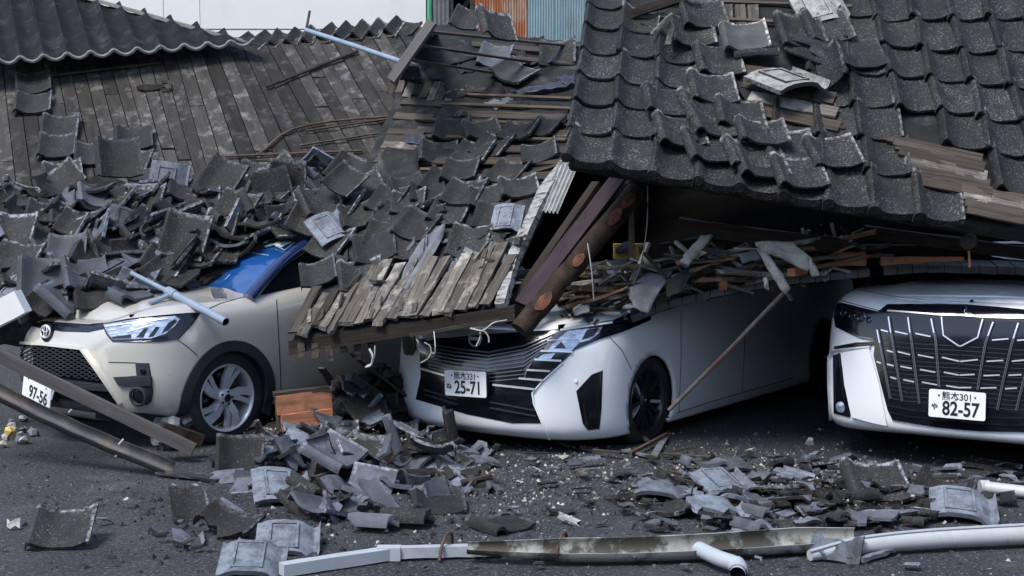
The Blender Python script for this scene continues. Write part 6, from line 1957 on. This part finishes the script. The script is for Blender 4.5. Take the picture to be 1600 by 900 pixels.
wobj('rim', tube_mesh('rim', [p + Vector((0, -.02, .052 * float(np.interp(i, [0, 5, len(pts) - 1], [.5, .85, 1.0])))) for i, p in enumerate(pts)], .008, 6), M['gutter_white'], rg)
el = tag(empty('downpipe_elbow', gp(1130, 880)), 'short white downpipe with an open elbow in front of the gutters', 'pipe')
E = smooth_pts([gp(1092, 858, .06), gp(1125, 873, .06), gp(1146, 880, .055), gp(1154, 888, .045), gp(1152, 898, .036)], 4)
wobj('pipe', tube_mesh('pipe', E, .036, 14, cap=False), M['gutter_white'], el)
wobj('collar', tube_mesh('collar', E[-8:-1], .041, 14, cap=False), M['gutter_white'], el)
wobj('mouth_shade', tube_mesh('mouth_shade', [E[-4], E[-2]], .032, 14), M['dark_in'], el)  # dark plug gives the open mouth its shade by colour
wp = tag(empty('white_pipe', gp(1560, 780)), 'white pipe with a collar entering at the right edge', 'pipe')
a, b = gp(1536, 772) + Vector((0, 0, .04)), gp(1640, 785) + Vector((0, 0, .04))
wobj('pipe', tube_mesh('pipe', [a, b], .034, 14), M['pipe_white'], wp)
wobj('collar', tube_mesh('collar', [a - Vector((.02, 0, 0)), a + Vector((.03, 0, 0))], .039, 14), M['pipe_white'], wp)
tag(beam('grey_lath', gp(1345, 882) + Vector((0, 0, .02)), gp(1395, 868) + Vector((0, 0, .03)), .03, .02, M['felt_pale'], rough=.003), 'grey lath lying beside the shard on the round gutter', 'lath')
tag(wobj('steel_rod', tube_mesh('steel_rod', [at(1045, 641, 9.28), at(1140, 546, 9.2), at(1228, 454, 9.0)], .014, 8), M['rod']), 'thin rusty steel rod leaning from the minivan wheel to the flashing', 'rod')
def wire(pts, r, mat, label):
    tag(wobj('wire', tube_mesh('wire', smooth_pts([at(*p) for p in pts], 5), r, 5), M[mat]), label, 'wire')
wire([(678, 518, 8.95), (680, 540, 8.9), (679, 552, 8.9), (674, 550, 8.9), (672, 541, 8.9), (663, 535, 8.9)], .004, 'wire', 'pale bent wire hanging at the left side of the minivan grille')
wire([(674, 551, 8.9), (668, 561, 8.9), (657, 567, 8.95)], .004, 'wire', 'lower tail of the pale wire beside the grille')
wire([(792, 500, 8.85), (772, 504, 8.8), (759, 514, 8.8), (751, 518, 8.8), (750, 528, 8.8), (744, 541, 8.8)], .0045, 'wire', 'pale wire looping down over the round badge')
wire([(735, 513, 8.85), (748, 516, 8.8), (757, 518, 8.8), (763, 526, 8.8), (764, 535, 8.8)], .005, 'wire', 'short curled wire right of the round badge')
wire([(586, 540, 9.1), (585, 556, 9.1), (580, 568, 9.1), (573, 572, 9.1)], .005, 'wire', 'pale hook of wire hanging below the eave planks')
wire([(577, 545, 9.1), (582, 556, 9.08), (580, 570, 9.08), (571, 574, 9.08)], .007, 'wire', 'twisted pale strand beside the hanging hook')
wire([(1012, 290, 8.9), (1011, 350, 8.9), (1002, 410, 8.9), (990, 445, 8.95)], .004, 'wire_dark', 'dark wire dangling below the tiled eave')
wire([(918, 380, 8.75), (924, 420, 8.75), (928, 468, 8.8)], .004, 'wire', 'thin strand hanging down in front of the round log')

# ------------------------------------------------------------------ unseen houses added behind the camera for paint and chrome to reflect
def unseen_house(x0, x1, y, h, mat, label):
    e = tag(empty('unseen_house', ((x0 + x1) / 2, y, 0)), label, 'building')
    wbox('wall', (x0, y - 5, 0), (x1, y, h), mat, e)
    n = int((x1 - x0) / 2.4)
    for k in range(n):
        for z in (1.0, 3.7, 6.4):
            if z + 1.3 > h: continue
            xa = x0 + .6 + k * 2.4
            w = wbox('window', (xa, y, z), (xa + 1.4, y + .04, z + 1.3), M['glass'], e)
    wbox('eave', (x0 - .3, y - 5.2, h), (x1 + .3, y + .5, h + .18), M['flash'], e)
unseen_house(-36, -6.1, -11, 6.6, M['street_a'], 'unseen brown house added behind the viewpoint for reflections, left')
unseen_house(-6, 4, -12, 7.0, M['street_b'], 'unseen grey house added behind the viewpoint for reflections, middle')
unseen_house(4.1, 36, -11, 6.4, M['street_a'], 'unseen brown house added behind the viewpoint for reflections, right')
